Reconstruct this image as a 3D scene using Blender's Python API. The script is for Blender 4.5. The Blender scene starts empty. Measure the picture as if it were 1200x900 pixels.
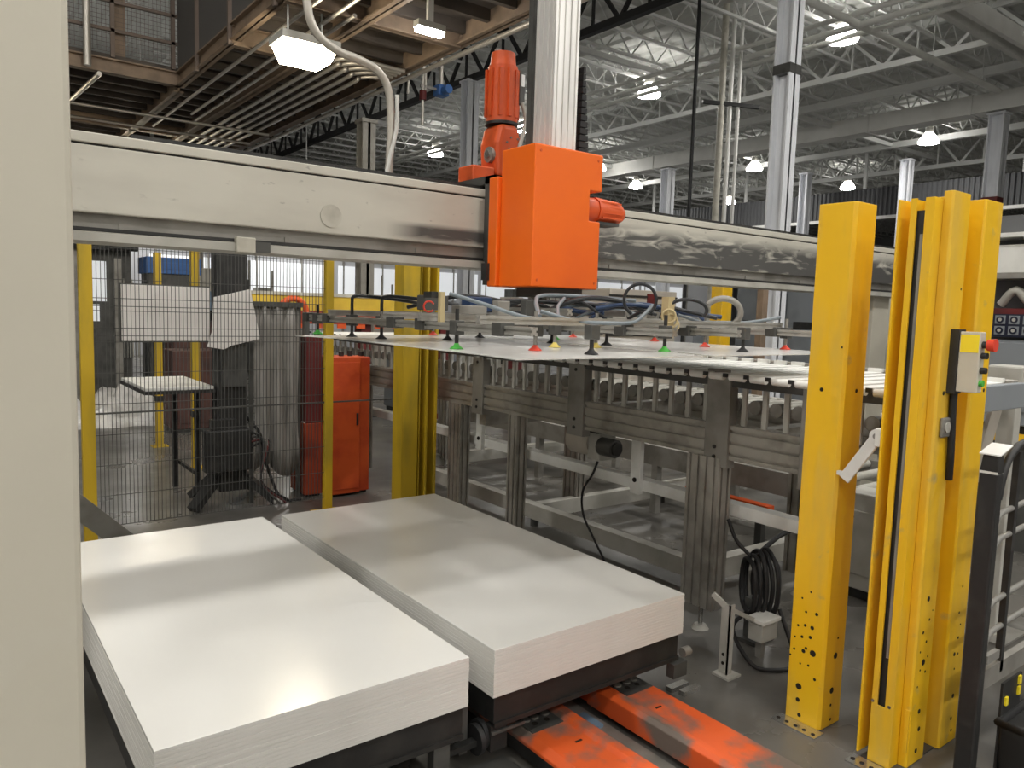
import bpy, math, random
from mathutils import Vector, Matrix
random.seed(7)
SC = bpy.context.scene
COL = SC.collection
# ------------------------------------------------------------------ camera
F_PX, YAW, PITCH, ROLL = 894.613, 0.649030, 0.0961021, -0.0304435
fwd = Vector((math.sin(YAW)*math.cos(PITCH), math.cos(YAW)*math.cos(PITCH), -math.sin(PITCH)))
rgt = Vector((math.cos(YAW), -math.sin(YAW), 0.0))
dwn = fwd.cross(rgt)
r2 = rgt*math.cos(ROLL) + dwn*math.sin(ROLL)
d2 = dwn*math.cos(ROLL) - rgt*math.sin(ROLL)
cam_d = bpy.data.cameras.new('camera'); cam = bpy.data.objects.new('camera', cam_d); COL.objects.link(cam)
cam_d.sensor_fit = 'HORIZONTAL'; cam_d.sensor_width = 36.0; cam_d.lens = F_PX/1200*36.0
cam_d.clip_start = 0.05; cam_d.clip_end = 300
up = -d2; bk = -fwd
cam.matrix_world = Matrix(((r2.x, up.x, bk.x, 0), (r2.y, up.y, bk.y, 0), (r2.z, up.z, bk.z, 1.6), (0, 0, 0, 1)))
SC.camera = cam
# ------------------------------------------------------------------ world, exposure
w = bpy.data.worlds.new('world'); SC.world = w; w.use_nodes = True
w.node_tree.nodes['Background'].inputs[0].default_value = (0.5, 0.52, 0.55, 1)
w.node_tree.nodes['Background'].inputs[1].default_value = 0.05
SC.view_settings.view_transform = 'Standard'; SC.view_settings.look = 'None'
SC.view_settings.gamma = 1.0; SC.view_settings.use_curve_mapping = False
SC.view_settings.exposure = 1.85
LAMP_L = 38.0       # radiance of the hall's high bay lenses
MEZZ_L = 16.0       # radiance of the lamps under the mezzanine

# ------------------------------------------------------------------ materials
MATS = {}
def mat(name, col, rough=0.5, metal=0.0, col2=None, scale=6.0, lo=0.45, hi=0.65, stretch=(1, 1, 1), bump=0.0,
        bscale=60.0, coat=0.0, rvar=0.0, emit=0.0, alpha=1.0, trans=0.0, spec=0.5, detail=6.0, col3=None, scale3=1.0, lo3=0.5, hi3=0.7):
    if name in MATS: return MATS[name]
    m = bpy.data.materials.new(name); m.use_nodes = True
    nt = m.node_tree; N = nt.nodes; L = nt.links
    b = N['Principled BSDF']
    b.inputs['Base Color'].default_value = (*col, 1); b.inputs['Roughness'].default_value = rough
    b.inputs['Metallic'].default_value = metal; b.inputs['Coat Weight'].default_value = coat
    b.inputs['Specular IOR Level'].default_value = spec
    b.inputs['Alpha'].default_value = alpha; b.inputs['Transmission Weight'].default_value = trans
    if emit:
        b.inputs['Emission Color'].default_value = (*col, 1); b.inputs['Emission Strength'].default_value = emit
    need = col2 or bump or rvar or col3
    if need:
        tc = N.new('ShaderNodeTexCoord'); mp = N.new('ShaderNodeMapping'); mp.inputs['Scale'].default_value = stretch
        L.new(tc.outputs['Object'], mp.inputs['Vector'])
        nz = N.new('ShaderNodeTexNoise'); nz.inputs['Scale'].default_value = scale; nz.inputs['Detail'].default_value = detail
        L.new(mp.outputs['Vector'], nz.inputs['Vector'])
        last = None
        if col2:
            mr = N.new('ShaderNodeMapRange'); mr.inputs['From Min'].default_value = lo; mr.inputs['From Max'].default_value = hi
            L.new(nz.outputs['Fac'], mr.inputs['Value'])
            mx = N.new('ShaderNodeMix'); mx.data_type = 'RGBA'
            mx.inputs['A'].default_value = (*col, 1); mx.inputs['B'].default_value = (*col2, 1)
            L.new(mr.outputs['Result'], mx.inputs['Factor']); last = mx.outputs['Result']
        if col3:
            n3 = N.new('ShaderNodeTexNoise'); n3.inputs['Scale'].default_value = scale3; n3.inputs['Detail'].default_value = 8
            L.new(tc.outputs['Object'], n3.inputs['Vector'])
            m3 = N.new('ShaderNodeMapRange'); m3.inputs['From Min'].default_value = lo3; m3.inputs['From Max'].default_value = hi3
            L.new(n3.outputs['Fac'], m3.inputs['Value'])
            x3 = N.new('ShaderNodeMix'); x3.data_type = 'RGBA'
            if last: L.new(last, x3.inputs['A'])
            else: x3.inputs['A'].default_value = (*col, 1)
            x3.inputs['B'].default_value = (*col3, 1)
            L.new(m3.outputs['Result'], x3.inputs['Factor']); last = x3.outputs['Result']
        if last: L.new(last, b.inputs['Base Color'])
        if rvar:
            rr = N.new('ShaderNodeMapRange'); rr.inputs['From Min'].default_value = 0.3; rr.inputs['From Max'].default_value = 0.7
            rr.inputs['To Min'].default_value = max(0.02, rough-rvar); rr.inputs['To Max'].default_value = min(1, rough+rvar)
            L.new(nz.outputs['Fac'], rr.inputs['Value']); L.new(rr.outputs['Result'], b.inputs['Roughness'])
        if bump:
            nb = N.new('ShaderNodeTexNoise'); nb.inputs['Scale'].default_value = bscale; nb.inputs['Detail'].default_value = 4
            L.new(tc.outputs['Object'], nb.inputs['Vector'])
            bp = N.new('ShaderNodeBump'); bp.inputs['Strength'].default_value = bump; bp.inputs['Distance'].default_value = 0.01
            L.new(nb.outputs['Fac'], bp.inputs['Height']); L.new(bp.outputs['Normal'], b.inputs['Normal'])
    MATS[name] = m
    return m

YEL = mat('yellow_paint', (0.86, 0.51, 0.012), 0.42, col2=(0.70, 0.45, 0.06), scale=3.5, lo=0.48, hi=0.75, stretch=(3, 3, .6), bump=.03, rvar=.12,
          col3=(0.36, 0.31, 0.17), scale3=11, lo3=.66, hi3=.82)
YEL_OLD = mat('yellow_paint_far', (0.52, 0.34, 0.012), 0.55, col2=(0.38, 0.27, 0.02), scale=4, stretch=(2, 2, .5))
ORANGE = mat('orange_cover', (0.90, 0.150, 0.004), 0.45, col2=(0.82, 0.12, 0.005), scale=2.0, lo=.4, hi=.75, rvar=.08, bump=.02)
ORANGE_M = mat('orange_motor', (0.70, 0.10, 0.018), 0.5, col2=(0.42, 0.06, 0.015), scale=7, lo=.5, hi=.75)
ORANGE_D = mat('orange_cabinet', (0.60, 0.085, 0.012), 0.55, col2=(0.45, 0.045, 0.008), scale=5, lo=.45, hi=.7)
RED_D = mat('dark_red_panel', (0.13, 0.012, 0.012), 0.6, col2=(0.075, 0.012, 0.013), scale=4)
FORK = mat('fork_orange', (0.68, 0.10, 0.018), 0.5, col2=(0.60, 0.10, 0.02), scale=5, lo=.42, hi=.7, bump=.05,
           col3=(0.15, 0.12, 0.10), scale3=4.5, lo3=.50, hi3=.62)
CREAM = mat('cream_paint', (0.58, 0.55, 0.465), 0.6, col2=(0.52, 0.49, 0.41), scale=2.2, lo=.35, hi=.7, bump=.05, bscale=25, col3=(0.56, 0.54, 0.47), scale3=5, lo3=.62, hi3=.75)
CREAM2 = mat('cream_trim', (0.55, 0.53, 0.46), 0.5, col2=(0.42, 0.40, 0.34), scale=9)
ALU = mat('aluminium', (0.86, 0.85, 0.83), 0.38, 0.5, col2=(0.74, 0.73, 0.71), scale=5, stretch=(4, 4, .4), rvar=.1)
ALU_D = mat('worn_aluminium', (0.42, 0.40, 0.36), 0.45, 0.6, col2=(0.27, 0.255, 0.225), scale=6, rvar=.1)
STEEL = mat('grey_steel', (0.30, 0.29, 0.265), 0.5, 0.35, col2=(0.20, 0.19, 0.17), scale=5)
STEEL_L = mat('light_grey_paint', (0.47, 0.46, 0.42), 0.5, 0.0, col2=(0.36, 0.35, 0.31), scale=4)
DGREY = mat('dark_grey_steel', (0.085, 0.085, 0.08), 0.5, 0.2, col2=(0.055, 0.055, 0.052), scale=6)
BLACK = mat('black_paint', (0.018, 0.018, 0.018), 0.5, col2=(0.045, 0.043, 0.04), scale=10, lo=.5, hi=.8)
RUBBER = mat('black_rubber', (0.012, 0.012, 0.013), 0.6)
BLK_PL = mat('black_platform', (0.012, 0.012, 0.0115), 0.6, 0.0, col2=(0.028, 0.026, 0.024), scale=8, lo=.5, hi=.75, bump=.05)
SHEET = mat('white_sheet', (0.73, 0.725, 0.70), 0.20, col2=(0.70, 0.695, 0.67), scale=1.2)
SHEET_E = mat('white_sheet_mid', (0.72, 0.71, 0.68), 0.45, col2=(0.66, 0.65, 0.62), scale=30, stretch=(.2, .2, 6))
BELT = mat('white_belt', (0.80, 0.80, 0.77), 0.5)
WHITE = mat('white_paint', (0.72, 0.72, 0.69), 0.5, col2=(0.62, 0.62, 0.59), scale=6)
PAPER = mat('white_board', (0.74, 0.71, 0.68), 0.7, col2=(0.66, 0.63, 0.60), scale=3)
HOLE = mat('dark_hole', (0.012, 0.008, 0.004), 0.9)
HOSE = mat('grey_hose', (0.19, 0.225, 0.25), 0.4)
HOSE_B = mat('black_hose', (0.015, 0.017, 0.02), 0.4)
HOSE_BL = mat('blue_hose', (0.02, 0.045, 0.11), 0.4)
TAN_C = mat('tan_connector', (0.55, 0.45, 0.25), 0.5)
CUP_R = mat('red_cup', (0.75, 0.06, 0.03), 0.5)
CUP_G = mat('green_cup', (0.06, 0.42, 0.05), 0.5)
CUP_Y = mat('yellow_cup', (0.75, 0.60, 0.15), 0.5)
BROWN = mat('mezzanine_deck', (0.085, 0.070, 0.058), 0.7, col2=(0.055, 0.045, 0.038), scale=3)
TANB = mat('tan_beam', (0.27, 0.195, 0.135), 0.6, col2=(0.18, 0.13, 0.09), scale=4)
COND = mat('galvanised_conduit', (0.52, 0.49, 0.44), 0.4, 0.6)
RAILB = mat('brown_rail', (0.16, 0.12, 0.095), 0.6)
PANELG = mat('grey_rail_panel', (0.10, 0.095, 0.09), 0.7)
ROOF = mat('roof_deck', (0.64, 0.65, 0.62), 0.7, col2=(0.57, 0.58, 0.55), scale=.6)
JOIST = mat('roof_joist_paint', (0.74, 0.75, 0.73), 0.6)
ROOFW = mat('roof_white', (0.82, 0.82, 0.79), 0.55, col2=(0.74, 0.74, 0.71), scale=1.5)
COLW = mat('white_column', (0.80, 0.82, 0.86), 0.5, col2=(0.70, 0.72, 0.76), scale=2, stretch=(3, 3, .5))
TRUSS_D = mat('dark_truss', (0.02, 0.02, 0.02), 0.6)
WALLG = mat('hall_wall', (0.34, 0.345, 0.35), 0.8, col2=(0.30, 0.305, 0.31), scale=.4)
WALLW = mat('hall_wall_light', (0.42, 0.43, 0.45), 0.8, col2=(0.37, 0.38, 0.40), scale=.5)
WALLP = mat('hall_wall_white', (0.78, 0.77, 0.74), 0.8, col2=(0.72, 0.71, 0.68), scale=.5)
FASC = mat('grey_fascia', (0.10, 0.103, 0.108), 0.7)
FLOOR = mat('concrete_floor', (0.135, 0.128, 0.115), 0.33, col2=(0.078, 0.074, 0.067), scale=1.6, lo=.38, hi=.66, rvar=.12, bump=.03, bscale=40,
            col3=(0.21, 0.205, 0.19), scale3=3.1, lo3=.64, hi3=.76)
CURT = mat('grey_plastic_curtain', (0.30, 0.285, 0.265), 0.45, col2=(0.22, 0.21, 0.195), scale=8, stretch=(3, 3, .4), bump=.25, bscale=9, alpha=.94)
WRAP = mat('clear_white_wrap', (0.72, 0.71, 0.70), 0.3, col2=(0.52, 0.51, 0.50), scale=5, bump=.4, bscale=8)
BLUE = mat('blue_plastic', (0.05, 0.16, 0.45), 0.5)
TEAL = mat('blue_grey', (0.16, 0.24, 0.33), 0.5)
NAVY = mat('navy_panel', (0.012, 0.016, 0.035), 0.35)
LBL = mat('white_label', (0.85, 0.86, 0.85), 0.5)
GBLUE = mat('blue_grey_paint', (0.24, 0.26, 0.28), 0.55, col2=(0.2, 0.215, 0.23), scale=2)
BEIGE = mat('beige_housing', (0.50, 0.46, 0.40), 0.55, col2=(0.42, 0.38, 0.33), scale=3)
CHROME = mat('bright_steel', (0.6, 0.6, 0.58), 0.25, 0.9)
LENS = mat('lamp_lens', (1.0, 0.97, 0.92), 0.5, emit=LAMP_L)
REFR = mat('lamp_refractor', (1.0, 0.97, 0.92), 0.5, emit=LAMP_L*.10)
LENS_M = mat('warm_lamp_lens', (1.0, 0.88, 0.66), 0.5, emit=MEZZ_L)
REFL = mat('yellow_reflector', (0.95, 0.75, 0.03), 0.35)
WPANE = mat('lit_white_panel', (0.85, 0.88, 0.92), 0.5, emit=0.10)

# beam paint: cream, with black grease smears that run along the beam right of the carriage
def beam_paint():
    m = bpy.data.materials.new('gantry_beam_paint'); m.use_nodes = True
    nt = m.node_tree; N = nt.nodes; L = nt.links; b = N['Principled BSDF']; b.inputs['Roughness'].default_value = .5
    tc = N.new('ShaderNodeTexCoord'); sp = N.new('ShaderNodeSeparateXYZ'); L.new(tc.outputs['Object'], sp.inputs[0])
    def noise(sc, st, det=6, dist=0.0):
        mp = N.new('ShaderNodeMapping'); mp.inputs['Scale'].default_value = st; L.new(tc.outputs['Object'], mp.inputs[0])
        n = N.new('ShaderNodeTexNoise'); n.inputs['Scale'].default_value = sc; n.inputs['Detail'].default_value = det; n.inputs['Distortion'].default_value = dist
        L.new(mp.outputs[0], n.inputs['Vector']); return n.outputs['Fac']
    def rng(v, a, c, o0=0., o1=1.):
        r = N.new('ShaderNodeMapRange'); r.inputs['From Min'].default_value = a; r.inputs['From Max'].default_value = c
        r.inputs['To Min'].default_value = o0; r.inputs['To Max'].default_value = o1; L.new(v, r.inputs['Value']); return r.outputs['Result']
    def mul(a, c):
        n = N.new('ShaderNodeMath'); n.operation = 'MULTIPLY'; L.new(a, n.inputs[0]); L.new(c, n.inputs[1]); n.use_clamp = True; return n.outputs[0]
    def add(a, c):
        n = N.new('ShaderNodeMath'); n.operation = 'ADD'; L.new(a, n.inputs[0]); L.new(c, n.inputs[1]); n.use_clamp = True; return n.outputs[0]
    x, z = sp.outputs[0], sp.outputs[2]     # object origin: x world, z from beam bottom (1.80)
    smear = rng(noise(5.0, (.8, 1, 3.2), 8, 1.2), .34, .55)
    right = mul(mul(rng(x, 2.7, 2.95), rng(z, .06, .11)), rng(z, .31, .24))
    left = mul(mul(rng(x, 1.62, 1.80), rng(z, .10, .125)), rng(z, .19, .165))
    mask = mul(smear, right)
    mask2 = mul(rng(noise(3.0, (.7, 1, 5), 6, .6), .33, .50), left)
    specks = mul(rng(noise(22.0, (.6, 1, 1.4), 3), .66, .74), rng(x, .6, 1.2, .15, .7))
    tot = add(add(mask, mask2), specks)
    base = N.new('ShaderNodeMix'); base.data_type = 'RGBA'; base.inputs['A'].default_value = (.60, .58, .51, 1); base.inputs['B'].default_value = (.51, .49, .43, 1)
    L.new(rng(noise(3, (.6, 1, 2)), .4, .7), base.inputs['Factor'])
    mx = N.new('ShaderNodeMix'); mx.data_type = 'RGBA'; L.new(base.outputs['Result'], mx.inputs['A']); mx.inputs['B'].default_value = (.045, .045, .047, 1)
    L.new(rng(tot, 0, 1, 0, .92), mx.inputs['Factor']); L.new(mx.outputs['Result'], b.inputs['Base Color'])
    return m
BEAMP = beam_paint()

# ------------------------------------------------------------------ mesh builder
class MB:
    def __init__(s): s.v = []; s.f = []; s.sm = []
    def add(s, vs, fs, smooth=False):
        o = len(s.v); s.v += [tuple(p) for p in vs]
        for q in fs: s.f.append([o+i for i in q]); s.sm.append(smooth)
        return s
    def box(s, x0, x1, y0, y1, z0, z1):
        return s.add([(x0, y0, z0), (x1, y0, z0), (x1, y1, z0), (x0, y1, z0), (x0, y0, z1), (x1, y0, z1), (x1, y1, z1), (x0, y1, z1)],
                     [(0, 3, 2, 1), (4, 5, 6, 7), (0, 1, 5, 4), (1, 2, 6, 5), (2, 3, 7, 6), (3, 0, 4, 7)])
    def bar(s, a, b, w, h=None, up=(0, 0, 1)):
        a = Vector(a); b = Vector(b); d = (b-a).normalized(); u = Vector(up)
        if abs(d.dot(u)) > .98: u = Vector((1, 0, 0))
        sx = d.cross(u).normalized(); sz = sx.cross(d).normalized(); h = h or w
        c = [sx*(i*w/2)+sz*(j*h/2) for i, j in ((-1, -1), (1, -1), (1, 1), (-1, 1))]
        return s.add([a+q for q in c]+[b+q for q in c], [(3, 2, 1, 0), (4, 5, 6, 7), (0, 1, 5, 4), (1, 2, 6, 5), (2, 3, 7, 6), (3, 0, 4, 7)])
    def cyl(s, a, b, r, r1=None, n=16, caps=True):
        a = Vector(a); b = Vector(b); d = (b-a).normalized(); r1 = r if r1 is None else r1
        u = Vector((0, 0, 1)) if abs(d.z) < .95 else Vector((1, 0, 0))
        x = d.cross(u).normalized(); y = d.cross(x).normalized()
        ring = [x*math.cos(2*math.pi*i/n)+y*math.sin(2*math.pi*i/n) for i in range(n)]
        vs = [a+q*r for q in ring]+[b+q*r1 for q in ring]
        s.add(vs, [(i, i+n, (i+1) % n+n, (i+1) % n) for i in range(n)], True)
        if caps:
            s.add([a+q*r for q in ring], [tuple(range(n))]); s.add([b+q*r1 for q in ring], [tuple(reversed(range(n)))])
        return s
    def tube(s, pts, r, n=8):
        P = [Vector(p) for p in pts]; T = []
        for i in range(len(P)):
            t = (P[min(i+1, len(P)-1)]-P[max(i-1, 0)]); T.append(t.normalized())
        u = Vector((0, 0, 1)) if abs(T[0].z) < .9 else Vector((1, 0, 0))
        x = T[0].cross(u).normalized(); rings = []
        for i, p in enumerate(P):
            x = (x-T[i]*x.dot(T[i])).normalized(); y = T[i].cross(x)
            rings.append([p+(x*math.cos(2*math.pi*k/n)+y*math.sin(2*math.pi*k/n))*r for k in range(n)])
        vs = [q for R in rings for q in R]; fs = []
        for i in range(len(P)-1):
            for k in range(n): fs.append((i*n+k, i*n+(k+1) % n, (i+1)*n+(k+1) % n, (i+1)*n+k))
        s.add(vs, fs, True)
        s.add(rings[0], [tuple(reversed(range(n)))]); s.add(rings[-1], [tuple(range(n))])
        return s
    def prism(s, poly, axis, a, b):
        def m(u, v, t): return {'Z': (u, v, t), 'Y': (u, t, v), 'X': (t, u, v)}[axis]
        n = len(poly)
        ar = sum(poly[i][0]*poly[(i+1) % n][1]-poly[(i+1) % n][0]*poly[i][1] for i in range(n))
        if ar < 0: poly = poly[::-1]
        vs = [m(u, v, a) for u, v in poly]+[m(u, v, b) for u, v in poly]
        fs = [tuple(reversed(range(n))), tuple(range(n, 2*n))]+[(i, (i+1) % n, (i+1) % n+n, i+n) for i in range(n)]
        if axis == 'Y': fs = [tuple(reversed(q)) for q in fs]
        return s.add(vs, fs)
    def lathe(s, prof, c, n=20):
        vs = []; fs = []
        for r, z in prof:
            for k in range(n): vs.append((c[0]+r*math.cos(2*math.pi*k/n), c[1]+r*math.sin(2*math.pi*k/n), c[2]+z))
        for i in range(len(prof)-1):
            for k in range(n): fs.append((i*n+k, i*n+(k+1) % n, (i+1)*n+(k+1) % n, (i+1)*n+k))
        return s.add(vs, fs, True)
    def mesh(s, name, material, off=(0, 0, 0)):
        me = bpy.data.meshes.new(name); o = Vector(off)
        me.from_pydata([tuple(Vector(p)-o) for p in s.v], [], s.f); me.update()
        me.polygons.foreach_set('use_smooth', s.sm); me.materials.append(material); return me
    def build(s, name, material, parent=None, bevel=0.0, off=None, segs=2):
        if parent is not None: off = parent['_o']
        elif off is None:
            xs = [p[0] for p in s.v]; ys = [p[1] for p in s.v]; zs = [p[2] for p in s.v]
            off = ((min(xs)+max(xs))/2, (min(ys)+max(ys))/2, min(zs))
        ob = bpy.data.objects.new(name, s.mesh(name, material, off)); COL.objects.link(ob)
        OFF[ob.name] = tuple(off)
        if parent is not None: ob.parent = parent['ob']
        else: ob.location = off
        if bevel:
            md = ob.modifiers.new('bevel', 'BEVEL'); md.width = bevel; md.segments = segs; md.limit_method = 'ANGLE'; md.angle_limit = math.radians(40)
        return ob
OFF = {}
def H(ob): return {'ob': ob, '_o': OFF[ob.name]}      # handle for parenting: parts share the thing's origin
def tag(o, label, cat, group=None):
    o = o['ob'] if isinstance(o, dict) else o
    o['label'] = label; o['category'] = cat
    if group: o['group'] = group
    return o
def thing(name, loc, label, cat, group=None):
    o = bpy.data.objects.new(name, None); COL.objects.link(o); o.location = loc; o.empty_display_size = .1
    OFF[o.name] = tuple(loc); tag(o, label, cat, group); return {'ob': o, '_o': tuple(loc)}
def struct(ob):
    ob['kind'] = 'structure'; return ob
def dup(ob, parent, delta):
    c = ob.copy(); COL.objects.link(c); c.parent = parent['ob'] if parent else None
    c.location = ob.location+Vector(delta); return c
def dup_tree(root, loc, label, group=None):
    r = root.copy(); COL.objects.link(r); r.location = loc; r['label'] = label
    if group: r['group'] = group
    for ch in root.children:
        c = ch.copy(); COL.objects.link(c); c.parent = r
        for g in ch.children:
            d = g.copy(); COL.objects.link(d); d.parent = c
    return r
def curve(pts, n=8):
    """Catmull-Rom through the points"""
    P = [Vector(p) for p in pts]; P = [P[0]*2-P[1]]+P+[P[-1]*2-P[-2]]; out = []
    for i in range(1, len(P)-2):
        for k in range(n):
            t = k/n; a, b, c, d = P[i-1], P[i], P[i+1], P[i+2]
            out.append(.5*((2*b)+(c-a)*t+(2*a-5*b+4*c-d)*t*t+(3*b-a-3*c+d)*t**3))
    out.append(P[-2]); return out
def slot(w, h, nw, nh, cx=0, cy=0, sw=.010, sd=.008):
    """outline of a slotted aluminium profile"""
    P = []
    def side(a, b, n, inx, iny):
        P.append(a); dx, dy = b[0]-a[0], b[1]-a[1]; ln = math.hypot(dx, dy); ux, uy = dx/ln, dy/ln
        for i in range(n):
            c = (i+.5)/n*ln
            for t, dep in ((c-sw/2, 0), (c-sw/2, sd), (c+sw/2, sd), (c+sw/2, 0)):
                P.append((a[0]+ux*t+inx*dep, a[1]+uy*t+iny*dep))
    x0, x1, y0, y1 = cx-w/2, cx+w/2, cy-h/2, cy+h/2
    side((x0, y0), (x1, y0), nw, 0, 1); side((x1, y0), (x1, y1), nh, -1, 0); side((x1, y1), (x0, y1), nw, 0, -1); side((x0, y1), (x0, y0), nh, 1, 0)
    return P

# ================================================================== THE HALL
fl = struct(MB().box(-9, 60, -10, 48, -.2, 0).build('floor', FLOOR, off=(0, 0, 0)))
ROOF_Z = 8.6
ce = struct(MB().box(-9, 60, -10, 48, ROOF_Z+.06, ROOF_Z+.2).build('ceiling', ROOF, off=(0, 0, 0)))
CE = H(ce)
rib = MB()
for i in range(115):                       # corrugations of the roof deck, too fine to pick apart
    x = -9+i*.6; rib.prism([(x, ROOF_Z+.06), (x+.08, ROOF_Z), (x+.30, ROOF_Z), (x+.38, ROOF_Z+.06)], 'Y', -10, 48)
rib.build('deck_corrugation', ROOF, CE)['kind'] = 'stuff'
def truss(y, x0, x1, zt, zb, r, step):
    m = MB(); m.bar((x0, y, zt), (x1, y, zt), r*1.7); m.bar((x0, y, zb), (x1, y, zb), r*1.7)
    n = int((x1-x0)/step)
    for i in range(n):
        a = x0+i*step; m.bar((a, y, zb), (a+step/2, y, zt), r*.8); m.bar((a+step/2, y, zt), (a+step, y, zb), r*.8)
    return m
j0 = truss(1.0, 5.2, 59, ROOF_Z-.04, ROOF_Z-.55, .034, .9).build('roof_joist', JOIST, CE)
for i in range(1, 42): dup(j0, CE, (0, i*1.1, 0))
def girder(x, y0, y1, zt, zb, r, material, step=1.6):
    m = MB(); m.bar((x, y0, zt), (x, y1, zt), r*2); m.bar((x, y0, zb), (x, y1, zb), r*2)
    n = int((y1-y0)/step)
    for i in range(n):
        a = y0+i*step; m.bar((x, a, zb), (x, a+step/2, zt), r); m.bar((x, a+step/2, zt), (x, a+step, zb), r)
        m.bar((x, a+step/2, zb), (x, a+step/2, zt), r*.7)
    return m.build('roof_girder', material, CE)
girder(11.25, 2, 46, ROOF_Z-.1, 7.5, .075, TRUSS_D)
girder(18.6, 2, 46, ROOF_Z-.1, 7.75, .07, JOIST)
girder(30.5, 2, 46, ROOF_Z-.1, 7.5, .08, JOIST)
girder(38.5, 2, 46, ROOF_Z-.1, 7.5, .08, JOIST)
for k, x in enumerate((21.2, 27.6)):
    MB().box(x-.1, x+.1, 1, 46, 7.78, 7.98).build('roof_purlin', JOIST, CE)
for y in (14.3, 24.4): MB().box(12, 58, y-.06, y+.06, 7.82, 7.95).build('cross_brace', JOIST, CE)
struct(MB().box(-9, 60, 47.8, 48, 0, ROOF_Z+.06).build('wall_back', WALLG, off=(0, 0, 0)))
struct(MB().box(59.8, 60, -10, 47.8, 0, ROOF_Z+.06).build('wall_right', WALLG, off=(0, 0, 0)))
struct(MB().box(-9, -8.8, -10, 47.8, 0, ROOF_Z+.06).build('wall_left', WALLP, off=(0, 0, 0)))
struct(MB().box(-8.8, 59.8, -10, -9.8, 0, ROOF_Z+.06).build('wall_front', WALLP, off=(0, 0, 0)))

# white duct and pipes under the roof
d = thing('air_duct', (23.8, 24, 7.5), 'long pale rectangular duct running under the roof behind the tall columns', 'duct')
MB().box(23.55, 24.15, 3, 46, 7.5, 8.0).build('duct_body', ROOFW, d)
for i in range(14): MB().box(23.52, 24.18, 4+i*3, 4.06+i*3, 7.47, 8.03).build('duct_flange', ROOFW, d)
for i in range(14): MB().box(23.8, 23.84, 4.5+i*3, 4.54+i*3, 8.0, ROOF_Z).build('duct_hanger', JOIST, d)
for k, (x, z, r, lab) in enumerate(((14.7, 7.62, .05, 'thin pale pipe under the roof, nearest of the three parallel pipes'),
                                    (15.0, 7.5, .06, 'pale pipe under the roof, middle of the three parallel pipes'),
                                    (15.45, 7.5, .05, 'pale pipe under the roof beside the lamps, farthest of three parallel pipes'))):
    p = thing('roof_pipe', (x, 20, z), lab, 'pipe', 'pipes under the roof')
    MB().cyl((x, 3, z), (x, 46, z), r, n=10).build('pipe_run', ROOFW, p)
    for i in range(11): MB().cyl((x, 4+i*4, z+r), (x, 4+i*4, ROOF_Z), .012, n=5).build('pipe_hanger', JOIST, p)
p = thing('roof_pipe', (17, 8.65, 7.5), 'thick white pipe slanting across the upper right under the roof', 'pipe')
MB().cyl((12.4, 8.65, 7.52), (21.8, 8.65, 7.52), .075, n=12).build('pipe_run', ROOFW, p)
for i in range(4): MB().cyl((13+i*2.6, 8.65, 7.55), (13+i*2.6, 8.65, ROOF_Z), .012, n=5).build('pipe_hanger', JOIST, p)
b = thing('roof_beam', (20, 7.1, 7.6), 'pale double beam crossing the top right corner under the roof', 'beam')
MB().box(15.6, 58, 6.98, 7.08, 7.5, 7.85).build('beam_web', ROOFW, b); MB().box(15.6, 58, 7.3, 7.4, 7.5, 7.85).build('beam_web', ROOFW, b)
for i in range(8): MB().box(16+i*5, 16.2+i*5, 7.08, 7.3, 7.7, ROOF_Z).build('beam_hanger', JOIST, b)
fa = thing('corrugated_fascia', (31, 20, 5.2), 'grey corrugated bulkhead hanging below the roof in the far right', 'bulkhead')
m = MB()
for i in range(240):
    y = 3+i*.18; m.prism([(29.05, y), (29.0, y+.03), (29.0, y+.09), (29.05, y+.12), (29.1, y+.12), (29.1, y)], 'Z', 5.6, 6.7)
m.box(29.06, 29.12, 3, 46, 5.6, 6.7); q = m.build('corrugated_panel', FASC, fa); q['kind'] = 'stuff'
MB().box(28.95, 29.15, 3, 46, 5.5, 5.62).build('bottom_rail', ROOFW, fa)
for i in range(8): MB().box(29.1, 29.2, 5+i*5.5, 5.1+i*5.5, 5.6, ROOF_Z).build('hanger_post', JOIST, fa)

# building columns
def hcol(x, y, z1, w, material, label, band=None, cat='column'):
    c = thing('steel_column', (x, y, 0), label, cat, 'steel columns of the hall')
    m = MB(); m.box(x-w/2, x+w/2, y-w/2, y-w/2+.035, 0, z1); m.box(x-w/2, x+w/2, y+w/2-.035, y+w/2, 0, z1); m.box(x-.02, x+.02, y-w/2, y+w/2, 0, z1)
    m.build('column_shaft', material, c)
    MB().box(x-w*.8, x+w*.8, y-w*.8, y+w*.8, 0, .04).build('base_plate', DGREY, c)
    MB().box(x-w*.6, x+w*.6, y-w*.6, y+w*.6, z1-.05, z1).build('cap_plate', material, c)
    if band: MB().box(x-w/2-.01, x+w/2+.01, y-w/2-.01, y+w/2+.01, band[0], band[1]).build('band', band[2], c)
hcol(11.25, 7.66, 7.45, .30, COLW, 'bright white steel column, nearest of those behind the conveyor', (5.55, 5.7, DGREY))
hcol(11.25, 17.0, 7.45, .34, COLW, 'white steel column standing behind the upright orange motor')
hcol(23.8, 9.37, 7.45, .40, COLW, 'white steel column with a red band, above the right yellow guard', (4.9, 5.15, RED_D))
hcol(23.8, 21.4, 7.45, .40, COLW, 'white steel column just right of the orange gantry housing')
hcol(28.0, 17.9, 7.4, .34, COLW, 'thin far white column right of the nearest white column')
hcol(28.0, 13.9, 7.4, .34, COLW, 'thin far white column between the two yellow guards')
hcol(4.95, 10.1, 4.2, .20, STEEL, 'grey mezzanine column left of the upright orange motor')

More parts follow.
